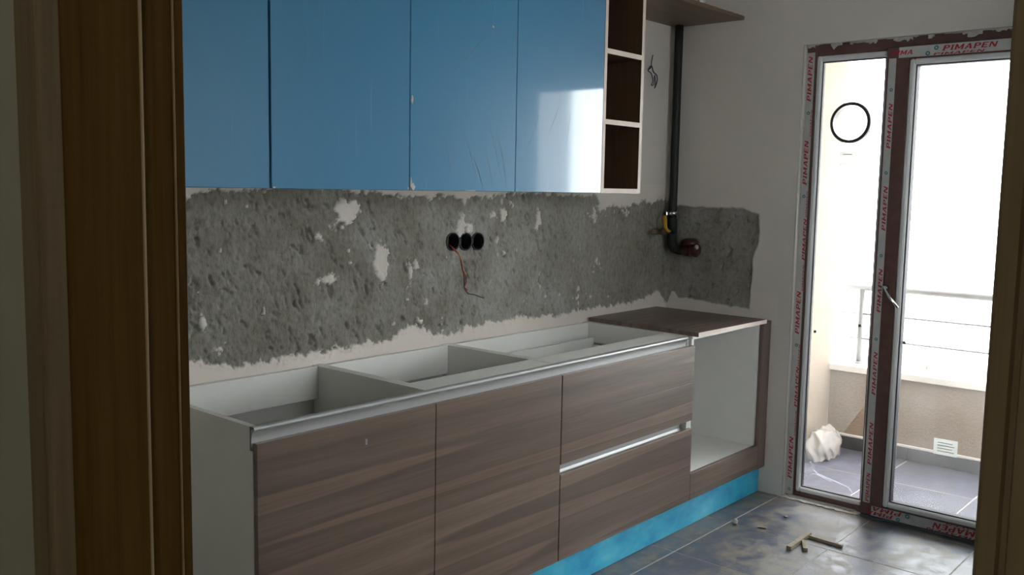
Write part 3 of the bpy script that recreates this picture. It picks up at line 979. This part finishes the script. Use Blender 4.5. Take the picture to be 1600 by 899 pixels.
# protective tapes with red print
def text_mesh(s):
    """bold slanted slab capitals from strokes; returns unit coordinates and faces"""
    W = 0.20
    def hb(x0, x1, y0, y1): return [(x0, y0), (x1, y0), (x1, y1), (x0, y1)]
    def dg(x0, y0, x1, y1, w=W): return [(x0 - w / 2, y0), (x0 + w / 2, y0), (x1 + w / 2, y1), (x1 - w / 2, y1)]
    v, t = 0.24, 0.17
    G = {
        'P': ([hb(0.04, 0.04 + v, 0, 1), hb(0.04, 0.62, 1 - t, 1), hb(0.04, 0.62, 0.38, 0.38 + t), hb(0.56, 0.80, 0.46, 0.93), hb(0, 0.36, 0, 0.11)], 0.84),
        'I': ([hb(0.08, 0.08 + v, 0, 1), hb(0, 0.40, 0, 0.13), hb(0, 0.40, 0.87, 1)], 0.42),
        'M': ([hb(0.03, 0.03 + v, 0, 1), hb(0.83, 0.83 + v, 0, 1), dg(0.17, 1, 0.55, 0.18), dg(0.93, 1, 0.55, 0.18), hb(0, 0.34, 0, 0.10), hb(0.78, 1.10, 0, 0.10)], 1.12),
        'A': ([dg(0.12, 0, 0.46, 1), dg(0.82, 0, 0.50, 1, 0.24), hb(0.24, 0.72, 0.24, 0.38), hb(0, 0.28, 0, 0.10), hb(0.66, 0.98, 0, 0.10)], 0.98),
        'E': ([hb(0.04, 0.04 + v, 0, 1), hb(0.04, 0.76, 0, t), hb(0.04, 0.76, 1 - t, 1), hb(0.04, 0.64, 0.43, 0.43 + t * 0.9)], 0.80),
        'N': ([hb(0.04, 0.24, 0, 1), hb(0.70, 0.90, 0, 1), dg(0.15, 1, 0.79, 0, 0.26)], 0.94),
    }
    pts, faces, x = [], [], 0.0
    for ch in s:
        quads, adv = G[ch]
        for q in quads:
            faces.append(tuple(range(len(pts), len(pts) + 4)))
            pts += [(x + px_ + 0.22 * py_, py_, 0.0) for px_, py_ in q]
        x += adv + 0.10
    a = np.array(pts, np.float32)
    a[:, 0] -= a[:, 0].min()
    a[:, 0] /= a[:, 0].max()
    me = bpy.data.meshes.new('lettering')
    me.from_pydata([tuple(p) for p in a], [], faces)
    return me, a
TXT = {s: text_mesh(s) for s in ('PIMAPEN', 'PIMA')}

def lettering(par, s, x, y, z, L, H, mode, m=M_RED, clip=None):
    """y, z = start of the baseline; mode: 'up' reads bottom to top, 'level', 'turned' upside down"""
    src, a = TXT[s]
    me = src.copy()
    b_ = np.empty_like(a)
    U, V = a[:, 0] * L, a[:, 1] * H
    b_[:, 0] = x
    if mode == 'up':
        b_[:, 1] = y + V; b_[:, 2] = z + U
    elif mode == 'level':
        b_[:, 1] = y - U; b_[:, 2] = z + V
    else:
        b_[:, 1] = y + U; b_[:, 2] = z - V
    b_ -= np.array(door1.location)
    me.vertices.foreach_set('co', b_.ravel().astype(np.float32))
    me.update()
    me.materials.clear()
    me.materials.append(m)
    o = bpy.data.objects.new('lettering', me)
    COL.objects.link(o)
    o.parent = par
    return o

def mark(par, x, y, z, r):
    t = bmesh.new()
    n = 16
    A = [t.verts.new((x, y + r * math.cos(2 * math.pi * k / n), z + r * math.sin(2 * math.pi * k / n))) for k in range(n)]
    B = [t.verts.new((x, y + r * 0.45 * math.cos(2 * math.pi * k / n), z + r * 0.45 * math.sin(2 * math.pi * k / n))) for k in range(n)]
    for k in range(n):
        t.faces.new((A[k], A[(k + 1) % n], B[(k + 1) % n], B[k]))
    mb = MB()
    mb.merge(t)
    return mb.build('ring_mark', M_TEAL, par)

# on the frame stile by the wall
tp = MB().box(FX - 0.0012, FX, -0.7015, -0.667, 0.010, 2.030).build('protective_tape', M_TAPE, fl)
tp.parent = door1
xt = FX - 0.0018
for z0 in (1.815, 1.445, 0.765, 0.085):
    lettering(tp, 'PIMAPEN', xt, -0.6925, z0, 0.20, 0.019, 'up')
    mark(tp, xt, -0.684, z0 - 0.05, 0.0075)
for z0 in (1.105, 0.425):
    lettering(tp, 'PIMAPEN', xt, -0.7012, z0, 0.19, 0.013, 'up')
for z0 in (1.66, 1.30, 0.965, 0.60, 0.29):
    lettering(tp, 'PIMAPEN', xt, -0.7012, z0, 0.12, 0.006, 'up')
# on the sash stile
tp2 = MB().box(SX - 0.0012, SX, -1.066, -1.036, 0.066, 1.974).build('protective_tape', M_TAPE, door1)
xs_ = SX - 0.0018
for z0 in (1.60, 1.255, 0.905, 0.545, 0.235, 0.07):
    lettering(tp2, 'PIMAPEN', xs_, -1.0625, z0, 0.19 if z0 > 0.1 else 0.13, 0.016, 'up')
    if z0 > 0.25:
        mark(tp2, xs_, -1.052, z0 + 0.245, 0.007)
# top rail tape
tp3 = MB().box(SX - 0.0012, SX, -1.72, -1.075, 1.974, 2.017).build('protective_tape', M_TAPE, door1)
lettering(tp3, 'PIMAPEN', xs_, -1.245, 1.990, 0.205, 0.021, 'level')
lettering(tp3, 'PIMAPEN', xs_, -1.210, 1.975, 0.195, 0.009, 'level')
lettering(tp3, 'PIMA', xs_, -1.045, 1.986, 0.085, 0.018, 'level')
mark(tp3, xs_, -1.222, 2.004, 0.009)
mark(tp3, xs_, -1.190, 1.984, 0.009)
# bottom rail tape, print upside down
tp4 = MB().box(SX - 0.0012, SX, -1.72, -1.075, 0.013, 0.056).build('protective_tape', M_TAPE, door1)
lettering(tp4, 'PIMA', xs_, -1.205, 0.0545, 0.125, 0.0175, 'turned')
lettering(tp4, 'PIMA', xs_, -1.170, 0.0335, 0.115, 0.0165, 'turned')
lettering(tp4, 'PIMAPEN', xs_, -1.545, 0.0480, 0.215, 0.024, 'turned')
lettering(tp4, 'PIMAPEN', xs_, -1.520, 0.0215, 0.215, 0.008, 'turned')
lettering(tp4, 'PIMAPEN', xs_, -1.560, 0.0565, 0.180, 0.006, 'turned')
mark(tp4, xs_, -1.228, 0.046, 0.010)
mark(tp4, xs_, -1.190, 0.022, 0.008)

# ------------------------------------------------------------------ base cabinets
YF, YD = -0.5666, -0.5486        # front of doors, front of carcasses
ZT, ZB, ZDT = 0.820, 0.127, 0.7806
UX = [-2.760, -2.157, -1.563, -0.683, -0.075]
P = 0.018

def carcass(root, x0, x1, floor_z=None, front_rail=False, notch=True, back_rail=True, top_cut=0.765):
    """two sides notched for the handle profile, floor, back, rails, feet"""
    if notch:
        prof = [(-0.004, ZB), (YD, ZB), (YD, 0.7590), (-0.5380, 0.7590), (-0.5380, ZT), (-0.004, ZT)]
    else:
        prof = [(-0.004, ZB), (YD, ZB), (YD, ZT), (-0.004, ZT)]
    MB().prism(prof, 'x', x0 + 0.0003, x0 + P).build('side_panel', M_WHITE, root)
    MB().prism(prof, 'x', x1 - P, x1 - 0.0003).build('side_panel', M_WHITE, root)
    MB().box(x0 + P, x1 - P, YD, -0.012, ZB, ZB + P).build('bottom_panel', M_WHITE, root)
    MB().box(x0 + P, x1 - P, -0.0115, -0.006, ZB, ZT - 0.11 if back_rail else ZT).build('back_panel', M_BACK, root)
    if back_rail:
        MB().box(x0 + P, x1 - P, -0.036, -0.018, 0.713, ZT - 0.0005, 0.0006).build('back_rail', M_WHITE, root)
    if front_rail:
        MB().box(x0 + P, x1 - P, -0.5382, -0.432, ZT - P, ZT - 0.0005, 0.0006).build('front_rail', M_WHITE, root)
    for xx in (x0 + 0.05, x1 - 0.05):
        for yy in (-0.46, -0.06):
            MB().lathe([(0.028, 0), (0.028, 0.008), (0.016, 0.014), (0.016, ZB - 0.012), (0.03, ZB - 0.008), (0.03, ZB)], (xx, yy, 0.0005), (0, 0, 1), 12).build('foot', M_SOCK, root)

def front(root, x0, x1, z0, z1, name='door', m=M_BASE, parent=None):
    return MB().box(x0, x1, YF, YD - 0.0006, z0, z1, 0.0007).build(name, m, parent or root)

cab1 = thing('base_cabinet', 'base cabinet at the near end with open top, white side and greyed oak door', 'cabinet', ((UX[0] + UX[1]) / 2, -0.28, 0), 'base cabinets without a worktop')
carcass(cab1, UX[0], UX[1])
d = front(cab1, UX[0] + 0.0015, UX[1] - 0.0012, ZB, ZDT)
MB().box(-2.4215, -2.4145, YF - 0.0004, YF, 0.712, 0.728).build('paint_mark', M_PRINT, d)
cab2 = thing('base_cabinet', 'open topped base cabinet with a greyed oak door, beside the drawers', 'cabinet', ((UX[1] + UX[2]) / 2, -0.28, 0), 'base cabinets without a worktop')
carcass(cab2, UX[1], UX[2], front_rail=True)
front(cab2, UX[1] + 0.0012, UX[2] - 0.0022, ZB, ZDT)

cab3 = thing('drawer_cabinet', 'open topped base cabinet with three wide greyed oak drawers', 'cabinet', ((UX[2] + UX[3]) / 2, -0.28, 0), 'base cabinets without a worktop')
carcass(cab3, UX[2], UX[3], front_rail=True)
def drawer(z0, z1, fz0, fz1):
    a, b_ = UX[2] + 0.034, UX[3] - 0.060
    mb = MB()
    mb.box(a, b_, -0.535, -0.085, z0, z0 + 0.012)
    mb.box(a, b_, -0.099, -0.085, z0 + 0.012, z1)
    mb.box(a, a + 0.014, -0.535, -0.099, z0 + 0.012, z1 - 0.03)
    mb.box(b_ - 0.014, b_, -0.535, -0.099, z0 + 0.012, z1 - 0.03)
    dr = mb.build('drawer', M_WHITE, cab3)
    front(cab3, UX[2] + 0.0022, UX[3] - 0.0012, fz0, fz1, 'drawer_front', M_BASE, dr)
    return dr
drawer(0.655, 0.764, 0.6281, ZDT)
drawer(0.485, 0.60, 0.4696, 0.6268)
drawer(0.160, 0.36, ZB, 0.4340)
# slides beside the top drawer
MB().box(UX[3] - 0.056, UX[3] - P - 0.001, -0.50, -0.06, 0.69, 0.735).build('drawer_slide', M_GREY, cab3)
# handle profile between second and third front
def gola(x0, x1, z0, z1, flip=False):
    h = z1 - z0
    pts = []
    yb = YD + 0.022
    # C shaped section, opening to the room: outer skin then inner skin
    out = [(YD + 0.002, z1), (yb - 0.006, z1), (yb - 0.001, z1 - 0.004), (yb, z1 - 0.010), (yb, z0 + 0.010), (yb - 0.001, z0 + 0.004), (yb - 0.006, z0), (YD + 0.002, z0)]
    inn = [(YD + 0.002, z0 + 0.002), (yb - 0.006, z0 + 0.002), (yb - 0.002, z0 + 0.011), (yb - 0.002, z1 - 0.011), (yb - 0.006, z1 - 0.002), (YD + 0.002, z1 - 0.002)]
    return MB().prism(out + inn, 'x', x0, x1)
gola(UX[2] + P + 0.002, UX[3] - P - 0.020, 0.4250, 0.4800).build('handle_profile', M_ALU, cab3)

cab4 = thing('oven_cabinet', 'open base cabinet for an oven in the corner, white inside with a low oak front', 'cabinet', ((UX[3] + UX[4]) / 2, -0.28, 0), 'base cabinets without a worktop')
carcass(cab4, UX[3], UX[4], notch=False, back_rail=False)
MB().box(UX[3] + P, UX[4] - P, YD, -0.012, 0.222, 0.240, 0.0006).build('oven_shelf', M_WHITE, cab4)
MB().box(UX[3] + P, UX[4] - P, YD, -0.44, ZT - P, ZT - 0.0005, 0.0006).build('front_rail', M_WHITE, cab4)
MB().box(UX[3] + P - 0.012, UX[4] - P, YD - 0.002, YD - 0.0002, 0.804, 0.8185).build('edge_trim', M_ALU, cab4)
front(cab4, UX[3] + 0.0012, -0.0665, ZB, 0.2399, 'lower_front')
MB().box(-0.0745, 0.0 - 0.0008, YF - 0.003, YD - 0.0006, 0.125, 0.8195, 0.001).build('filler_panel', M_FILLER, cab4)
MB().box(-0.0745, 0.0 - 0.0008, YD + 0.001, YD + 0.05, ZB, 0.79).build('filler_batten', M_WHITE, cab4)

# long aluminium handle profiles in front of the open tops
def top_profile(x0, x1):
    yb = -0.5390
    pts = [(yb, 0.8205), (-0.5500, 0.8205), (-0.5530, 0.8202), (-0.5556, 0.8192), (-0.5574, 0.8174), (-0.5580, 0.8150), (-0.5574, 0.8126), (-0.5556, 0.8104), (-0.5526, 0.8080),
           (-0.5490, 0.8040), (-0.5462, 0.7980), (-0.5446, 0.7900), (-0.5442, 0.7810), (-0.5452, 0.7720), (-0.5465, 0.7690), (-0.5482, 0.7655), (-0.5466, 0.7640), (-0.5440, 0.7655), (-0.5425, 0.7690),
           (-0.5412, 0.7670), (-0.5430, 0.7625), (-0.5470, 0.7602), (yb, 0.7602)]
    mb = MB().prism(pts, 'x', x0, x1)
    mb.bm.normal_update()
    caps = [f for f in mb.bm.faces if abs(f.normal.x) > 0.5]
    bmesh.ops.split_edges(mb.bm, edges=list({e for f in caps for e in f.edges}))
    mb.bm.normal_update()
    for f in mb.bm.faces:
        f.smooth = abs(f.normal.x) < 0.5 and -0.5585 < f.calc_center_median().y < -0.5430
    return mb
pr1 = top_profile(-2.7602, -1.5945).build('handle_profile', M_ALU)
tag(pr1, 'long aluminium handle profile over the two oak cabinet doors', 'handle profile', 'aluminium handle profiles')
pr2 = top_profile(-1.5938, -0.7225).build('handle_profile', M_ALU)
tag(pr2, 'shiny aluminium handle profile above the drawer fronts', 'handle profile', 'aluminium handle profiles')

ce = MB().prism([(-0.5390, 0.8203), (-0.5560, 0.8203), (-0.5574, 0.8150), (-0.5470, 0.8150), (-0.5432, 0.8090), (-0.5428, 0.7720), (-0.5475, 0.7660), (-0.5470, 0.7604), (-0.5390, 0.7604)], 'x', -2.7610, -2.7603)
ce.build('cut_end', M_GREY, pr1, label='dark cut end')
kick = MB().box(UX[0] + 0.01, -0.0015, -0.5430, -0.5290, 0.0012, 0.1255, 0.001).build('plinth_board', M_KICK)
tag(kick, 'glossy blue plinth board along the floor under the base cabinets', 'plinth')

bd = thing('loose_board', 'loose dark wood board lying on top of the oven cabinet', 'board', (-0.395, -0.30, ZT))
bq = [(-0.668, -0.014), (-0.094, -0.006), (-0.115, -0.601), (-0.703, -0.590)]
t = MB()
t.prism(bq, 'z', 0.8206, 0.8385)
t.build('panel', M_BOARD, bd)
e = MB()
e.prism([(-0.7025, -0.5905), (-0.1155, -0.6015), (-0.1155, -0.6025), (-0.7025, -0.5915)], 'z', 0.8208, 0.8383)
e.build('edge_band', M_EDGE, bd, label='front edge painted pale as if lit by the window')  # pale strip puts the window light on this edge into the colour

# ------------------------------------------------------------------ wall cabinets
YU, ZU, ZUT = -0.3654, 1.3955, 2.225
def upper(x0, x1, seams, label):
    r = thing('wall_cabinet', label, 'cabinet', ((x0 + x1) / 2, -0.18, ZU), 'blue fronted wall cabinets')
    yc = YU + 0.0186
    mb = MB()
    mb.box(x0 + 0.0005, x0 + P, yc, -0.002, ZU + 0.0005, ZUT)
    mb.box(x1 - P, x1 - 0.0005, yc, -0.002, ZU + 0.0005, ZUT)
    mb.box(x0 + P, x1 - P, yc, -0.002, ZU + 0.0005, ZU + P)
    mb.box(x0 + P, x1 - P, yc, -0.002, ZUT - P, ZUT)
    mb.box(x0 + P, x1 - P, -0.006, -0.002, ZU + P, ZUT - P)
    mb.build('carcass', M_WHITE, r)
    MB().box(x0 + P, x1 - P, yc + 0.02, -0.01, 1.80, 1.818).build('shelf', M_WHITE, r)
    ds = []
    for a, b_ in seams:
        ds.append(MB().box(a, b_, YU, YU + 0.018, ZU, ZUT, 0.0012).build('door', M_BLUE, r))
    return r, ds
uA, dA = upper(-3.066, -2.0815, [(-3.064, -2.5785), (-2.5720, -2.0828)], 'blue gloss wall cabinet with two doors, nearer the doorway')
uB, dB = upper(-2.0813, -1.0925, [(-2.0806, -1.5952), (-1.5932, -1.0932)], 'blue gloss wall cabinet with two doors, beside the open shelf unit')
# dabs of dried plaster on the doors
def dab(par, x, z, w_, h, seed):
    r = random.Random(seed)
    n = 9
    pts = [(x + w_ * math.cos(6.283 * k / n) * r.uniform(0.55, 1), z + h * math.sin(6.283 * k / n) * r.uniform(0.55, 1)) for k in range(n)]
    MB().prism(pts, 'y', YU - 0.0015, YU).build('plaster_dab', M_PUTTY, par)
dab(dB[0], -2.0735, 1.668, 0.005, 0.016, 1)
dab(dB[0], -2.0690, 1.408, 0.010, 0.013, 2)
dab(dB[0], -2.0770, 1.420, 0.004, 0.02, 6)
dab(dA[1], -2.088, 1.402, 0.004, 0.006, 3)
dab(dB[0], -1.7185, 1.931, 0.005, 0.005, 4)
dab(dB[0], -1.815, 1.3975, 0.030, 0.0018, 5)
dab(dA[1], -2.565, 1.3985, 0.006, 0.003, 8)

# pale wipe scuffs in the lacquer's dust film
M_SCUFF = mat_film('pale_scuff', (0.62, 0.72, 0.80), 0.80)
def scuff(par, x0, z0, x1, z1, w_):
    d = Vector((x1 - x0, z1 - z0)).normalized()
    nx, nz = -d.y * w_ / 2, d.x * w_ / 2
    mx, mz = x0 + (x1 - x0) * 0.45 + nx * 1.5, z0 + (z1 - z0) * 0.45 + nz * 1.5
    MB().prism([(x0, z0), (mx + nx, mz + nz), (x1, z1), (mx - nx, mz - nz)], 'y', YU - 0.0004, YU).build('scuff_mark', M_SCUFF, par)
for a in ((-1.745, 1.905, -1.905, 1.765, 0.005), (-1.90, 1.78, -1.945, 1.735, 0.004), (-1.735, 1.63, -1.655, 1.405, 0.004), (-1.70, 1.62, -1.630, 1.41, 0.003),
          (-1.755, 1.56, -1.705, 1.402, 0.004), (-1.85, 1.60, -1.78, 1.41, 0.003), (-1.80, 1.50, -1.755, 1.40, 0.005), (-1.665, 1.50, -1.635, 1.40, 0.003), (-1.93, 1.55, -1.90, 1.42, 0.0025)):
    scuff(dB[0], *a)
for a in ((-1.36, 1.71, -1.42, 1.60, 0.004), (-1.47, 1.66, -1.55, 1.53, 0.003), (-1.29, 1.69, -1.32, 1.55, 0.003)):
    scuff(dB[1], *a)

os_ = thing('open_shelf_unit', 'narrow open wall unit with dark walnut compartments and pale edges, ending the blue cabinets', 'shelf unit', (-0.957, -0.18, ZU))
xa, xb = -1.0915, -0.822
def edged(name, x0, x1, z0, z1, y0=YU, y1=-0.010, m=M_DARK):
    p_ = MB().box(x0, x1, y0 + 0.001, y1, z0, z1).build(name, m, os_)
    MB().box(x0, x1, y0, y0 + 0.001, z0, z1).build('edge_band', M_EDGE, p_)
    return p_
edged('side_panel', xa, xa + 0.017, ZU, ZUT)
edged('side_panel', xb - 0.019, xb, ZU, ZUT)
edged('bottom_panel', xa + 0.017, xb - 0.019, ZU, ZU + P)
edged('top_panel', xa + 0.017, xb - 0.019, ZUT - P, ZUT)
for z in (1.942, 1.677):
    edged('shelf', xa + 0.017, xb - 0.019, z - 0.019, z)
MB().box(xa, xb, -0.0098, -0.002, ZU, ZUT).build('back_panel', M_DARK, os_)

cs = MB().box(xb + 0.0008, -0.001, -0.3655, -0.0015, 2.2005, 2.2185, 0.0008).build('corner_shelf', M_SHELF)
tag(cs, 'walnut shelf board high in the corner between shelf unit and balcony wall', 'shelf')
ss = blob(-0.362, -0.348, 2.2335, 0.030, 0.016, 0.0145, 9, 0.07, 3)
for v in ss.bm.verts:
    v.co.z = max(v.co.z, 2.2187)
tag(ss.build('plastic_scrap', M_CLEAR), 'small shiny clear plastic scrap on the edge of the corner shelf', 'scrap')

# ------------------------------------------------------------------ gas pipe in the corner
gp = thing('gas_pipe', 'dark green gas pipe in the corner with yellow valve lever and maroon end cap', 'pipe', (-0.050, -0.052, 1.10))
px, py = -0.052, -0.052
path = [(px + 0.001 * math.sin(z * 9), py, z) for z in np.linspace(2.1995, 1.335, 12)] + [(px, py, 1.30), (px, py, 1.165)]
MB().tube(path, 0.0200, 14).build('riser', M_PIPE, gp)
arc = [(px, py - 0.042 + 0.042 * math.cos(a), 1.165 - 0.042 * math.sin(a)) for a in np.linspace(0, math.pi / 2, 8)]
MB().tube([(px, py, 1.20)] + arc + [(px, py - 0.07, 1.123)], 0.0235, 14).build('elbow', M_PIPE, gp)
for z in np.linspace(1.20, 1.29, 4):
    pass
MB().cyl((px, py, 1.20), (px, py, 1.275), 0.0235, 14).build('socket', M_PIPE, gp)
cl = MB()
cl.lathe([(0.021, -0.009), (0.0255, -0.009), (0.0255, 0.009), (0.021, 0.009)], (px, py, 1.2985), (0, 0, 1), 20)
cl.box(px - 0.062, px - 0.022, py - 0.006, py + 0.006, 1.2905, 1.3065, 0.002)
cl.box(px + 0.022, px + 0.044, py - 0.006, py + 0.006, 1.2905, 1.3065, 0.002)
cl.cyl((px, py + 0.022, 1.2985), (px, -0.0005, 1.2985), 0.006, 8)
cl.build('pipe_clamp', M_CHROME, gp)
vb = MB()
vb.lathe([(0.010, 0.0), (0.010, 0.024), (0.017, 0.028), (0.019, 0.050), (0.017, 0.066), (0.011, 0.072), (0.011, 0.104), (0.015, 0.106), (0.015, 0.138), (0.009, 0.144)], (px - 0.020, py + 0.002, 1.212), (-1, 0, 0), 14)
vb.cyl((px - 0.058, py - 0.008, 1.212), (px - 0.060, py - 0.026, 1.216), 0.008, 10)
vv = vb.build('valve_body', M_BRASS, gp)
MB().tube([(px - 0.060, py - 0.026, 1.214), (px - 0.074, py - 0.020, 1.219), (px - 0.083, py - 0.014, 1.232), (px - 0.086, py - 0.008, 1.290)], [0.007, 0.010, 0.0115, 0.0125], 8, flat=0.75).build('valve_lever', M_YEL, vv)
rg_ = MB()
rg_.lathe([(0.026, 0), (0.031, 0.006), (0.031, 0.03), (0.026, 0.036), (0.026, 0.05), (0.034, 0.054), (0.034, 0.078), (0.026, 0.086), (0.02, 0.088)], (px, py - 0.066, 1.126), (0, -1, 0), 18)
rg_.lathe([(0.040, 0.0), (0.043, 0.008), (0.041, 0.020), (0.034, 0.030), (0.018, 0.036)], (px - 0.002, py - 0.105, 1.148), (0, 0, 1), 20)
rg = rg_.build('end_cap', M_MAROON, gp)
MB().lathe([(0.012, 0), (0.014, 0.004), (0.010, 0.010)], (px - 0.020, py - 0.148, 1.142), (-0.4, -0.9, 0.1), 10).build('plug', M_CHROME, rg)

# ------------------------------------------------------------------ socket boxes and wires
for i, (hx, hz, hr) in enumerate(HOLES):
    mb = MB()
    n = 28
    t = bmesh.new()
    prof = [(hr + 0.0035, 0.0055), (hr + 0.0035, -0.0008), (hr + 0.0012, -0.0016), (hr - 0.0008, -0.0008), (hr - 0.0015, 0.052), (0.0005, 0.053), (0.0005, 0.056), (hr + 0.0005, 0.056), (hr + 0.0005, 0.0055)]
    rr = [[t.verts.new((hx + r * math.cos(2 * math.pi * k / n), y, hz + r * math.sin(2 * math.pi * k / n))) for r, y in prof] for k in range(n)]
    for k in range(n):
        for j in range(len(prof)):
            jj = (j + 1) % len(prof)
            t.faces.new((rr[k][j], rr[k][jj], rr[(k + 1) % n][jj], rr[(k + 1) % n][j]))
    bmesh.ops.recalc_face_normals(t, faces=t.faces)
    mb.merge(t)
    o = mb.build('socket_box', M_SOCK)
    lab = ['empty round socket box in the grey wall that red wires hang from', 'empty round socket box between the other two in the grey wall', 'empty round socket box of the three nearest the balcony door'][i]
    tag(o, lab, 'socket box', 'socket boxes in the grey wall')

def wpath(pts, amp=0.0, ph=0.0, sub=6):
    out = []
    P_ = [Vector(p) for p in pts]
    for i in range(len(P_) - 1):
        a, b_ = P_[i], P_[i + 1]
        p0, p3 = P_[max(i - 1, 0)], P_[min(i + 2, len(P_) - 1)]
        for k in range(sub):
            s = k / sub
            q = 0.5 * ((2 * a) + (b_ - p0) * s + (2 * p0 - 5 * a + 4 * b_ - p3) * s * s + (3 * a - p0 - 3 * b_ + p3) * s ** 3)
            w_ = (i + s) * 2.6 + ph
            out.append(q + Vector((math.cos(w_) * amp, -abs(math.sin(w_)) * amp, 0)))
    out.append(P_[-1])
    return out
wr = thing('hanging_wire', 'twisted red, orange and dark wires hanging out of a socket hole', 'wire', (-1.523, -0.01, 1.19))
core = [(-1.540, 0.030, 1.197), (-1.533, -0.004, 1.184), (-1.510, -0.012, 1.158), (-1.493, -0.014, 1.118), (-1.476, -0.013, 1.085), (-1.466, -0.011, 1.055), (-1.468, -0.010, 1.030)]
MB().tube(wpath(core + [(-1.458, -0.012, 1.016)], 0.0035, 0.0), 0.0026, 6).build('red_strand', M_WRED, wr)
MB().tube(wpath(core[1:5] + [(-1.470, -0.016, 1.072)], 0.0035, 2.0), 0.0028, 6).build('orange_strand', M_WOR, wr)
MB().tube(wpath([core[3], (-1.478, -0.012, 1.080), (-1.470, -0.010, 1.045), (-1.468, -0.009, 1.022), (-1.448, -0.010, 1.003), (-1.415, -0.011, 0.996), (-1.385, -0.012, 0.985), (-1.362, -0.014, 0.980)], 0.001, 4.0), 0.0022, 6).build('dark_strand', M_WBLK, wr)

wb = thing('wire_bundle', 'small tangle of dark wires sticking out of the wall beside the open shelf unit', 'wire', (-0.222, -0.01, 1.96))
MB().tube(wpath([(-0.232, 0.0, 1.975), (-0.236, -0.018, 1.985), (-0.238, -0.022, 2.012), (-0.232, -0.024, 2.042)]), 0.0022, 6).build('strand', M_WBLUE, wb)
MB().tube(wpath([(-0.235, 0.0, 1.972), (-0.244, -0.025, 1.990), (-0.238, -0.034, 1.962), (-0.214, -0.036, 1.950), (-0.204, -0.034, 1.925), (-0.214, -0.03, 1.893)]), 0.0030, 6).build('strand', M_WBLUE, wb)
MB().tube(wpath([(-0.232, 0.0, 1.970), (-0.238, -0.022, 1.955), (-0.232, -0.028, 1.925), (-0.242, -0.028, 1.902), (-0.226, -0.03, 1.908), (-0.222, -0.03, 1.950), (-0.212, -0.03, 1.918), (-0.216, -0.028, 1.888)]), 0.0024, 6).build('strand', M_WBLUE, wb)

# ------------------------------------------------------------------ odds and ends on the floor
def batten(a, b_, w_, h, label, z0=0.0012, cut=0.0):
    A, B = Vector((*a, 0)), Vector((*b_, 0))
    d = (B - A).normalized()
    n = Vector((-d.y, d.x, 0)) * (w_ / 2)
    mb = MB()
    mb.prism([tuple((A + n + d * cut).xy), tuple((A - n).xy), tuple((B - n).xy), tuple((B + n - d * cut).xy)], 'z', z0, z0 + h)
    bmesh.ops.bevel(mb.bm, geom=list(mb.bm.edges), offset=0.0008, segments=1, affect='EDGES')
    o = mb.build('wood_batten', M_STICK)
    return tag(o, label, 'batten', 'batten offcuts on the floor')
batten((-0.600, -0.972), (-0.392, -0.966), 0.020, 0.016, 'straight pale wooden batten offcut on the tiles, thickest of three')
batten((-0.415, -0.978), (-0.428, -1.120), 0.013, 0.012, 'thin wooden batten offcut pointing from the others towards the balcony door')
batten((-0.566, -1.026), (-0.484, -0.984), 0.018, 0.013, 'short stubby wooden batten offcut, shortest of three on the tiles')
def lump(x, y, r, h, seed, label, m, name, cat):
    mb = blob(x, y, h * 0.45, r, r * 0.85, h * 0.6, seed, 0.06, 2)
    for v in mb.bm.verts:
        v.co.z = max(v.co.z, 0.0) + 0.0008
    return tag(mb.build(name, m), label, cat)
lump(-0.484, -0.676, 0.016, 0.024, 3, 'small round pale mortar lump on the floor near the blue plinth', M_STONE, 'mortar_lump', 'rubble')
batten((-0.452, -0.768), (-0.440, -0.800), 0.012, 0.005, 'tiny flat wood chip on the tiles beside the pale mortar lump')
lump(-0.250, -0.800, 0.011, 0.007, 4, 'tiny flat mortar crumb on the tiles before the fixed glass pane', M_STONE, 'mortar_crumb', 'rubble')
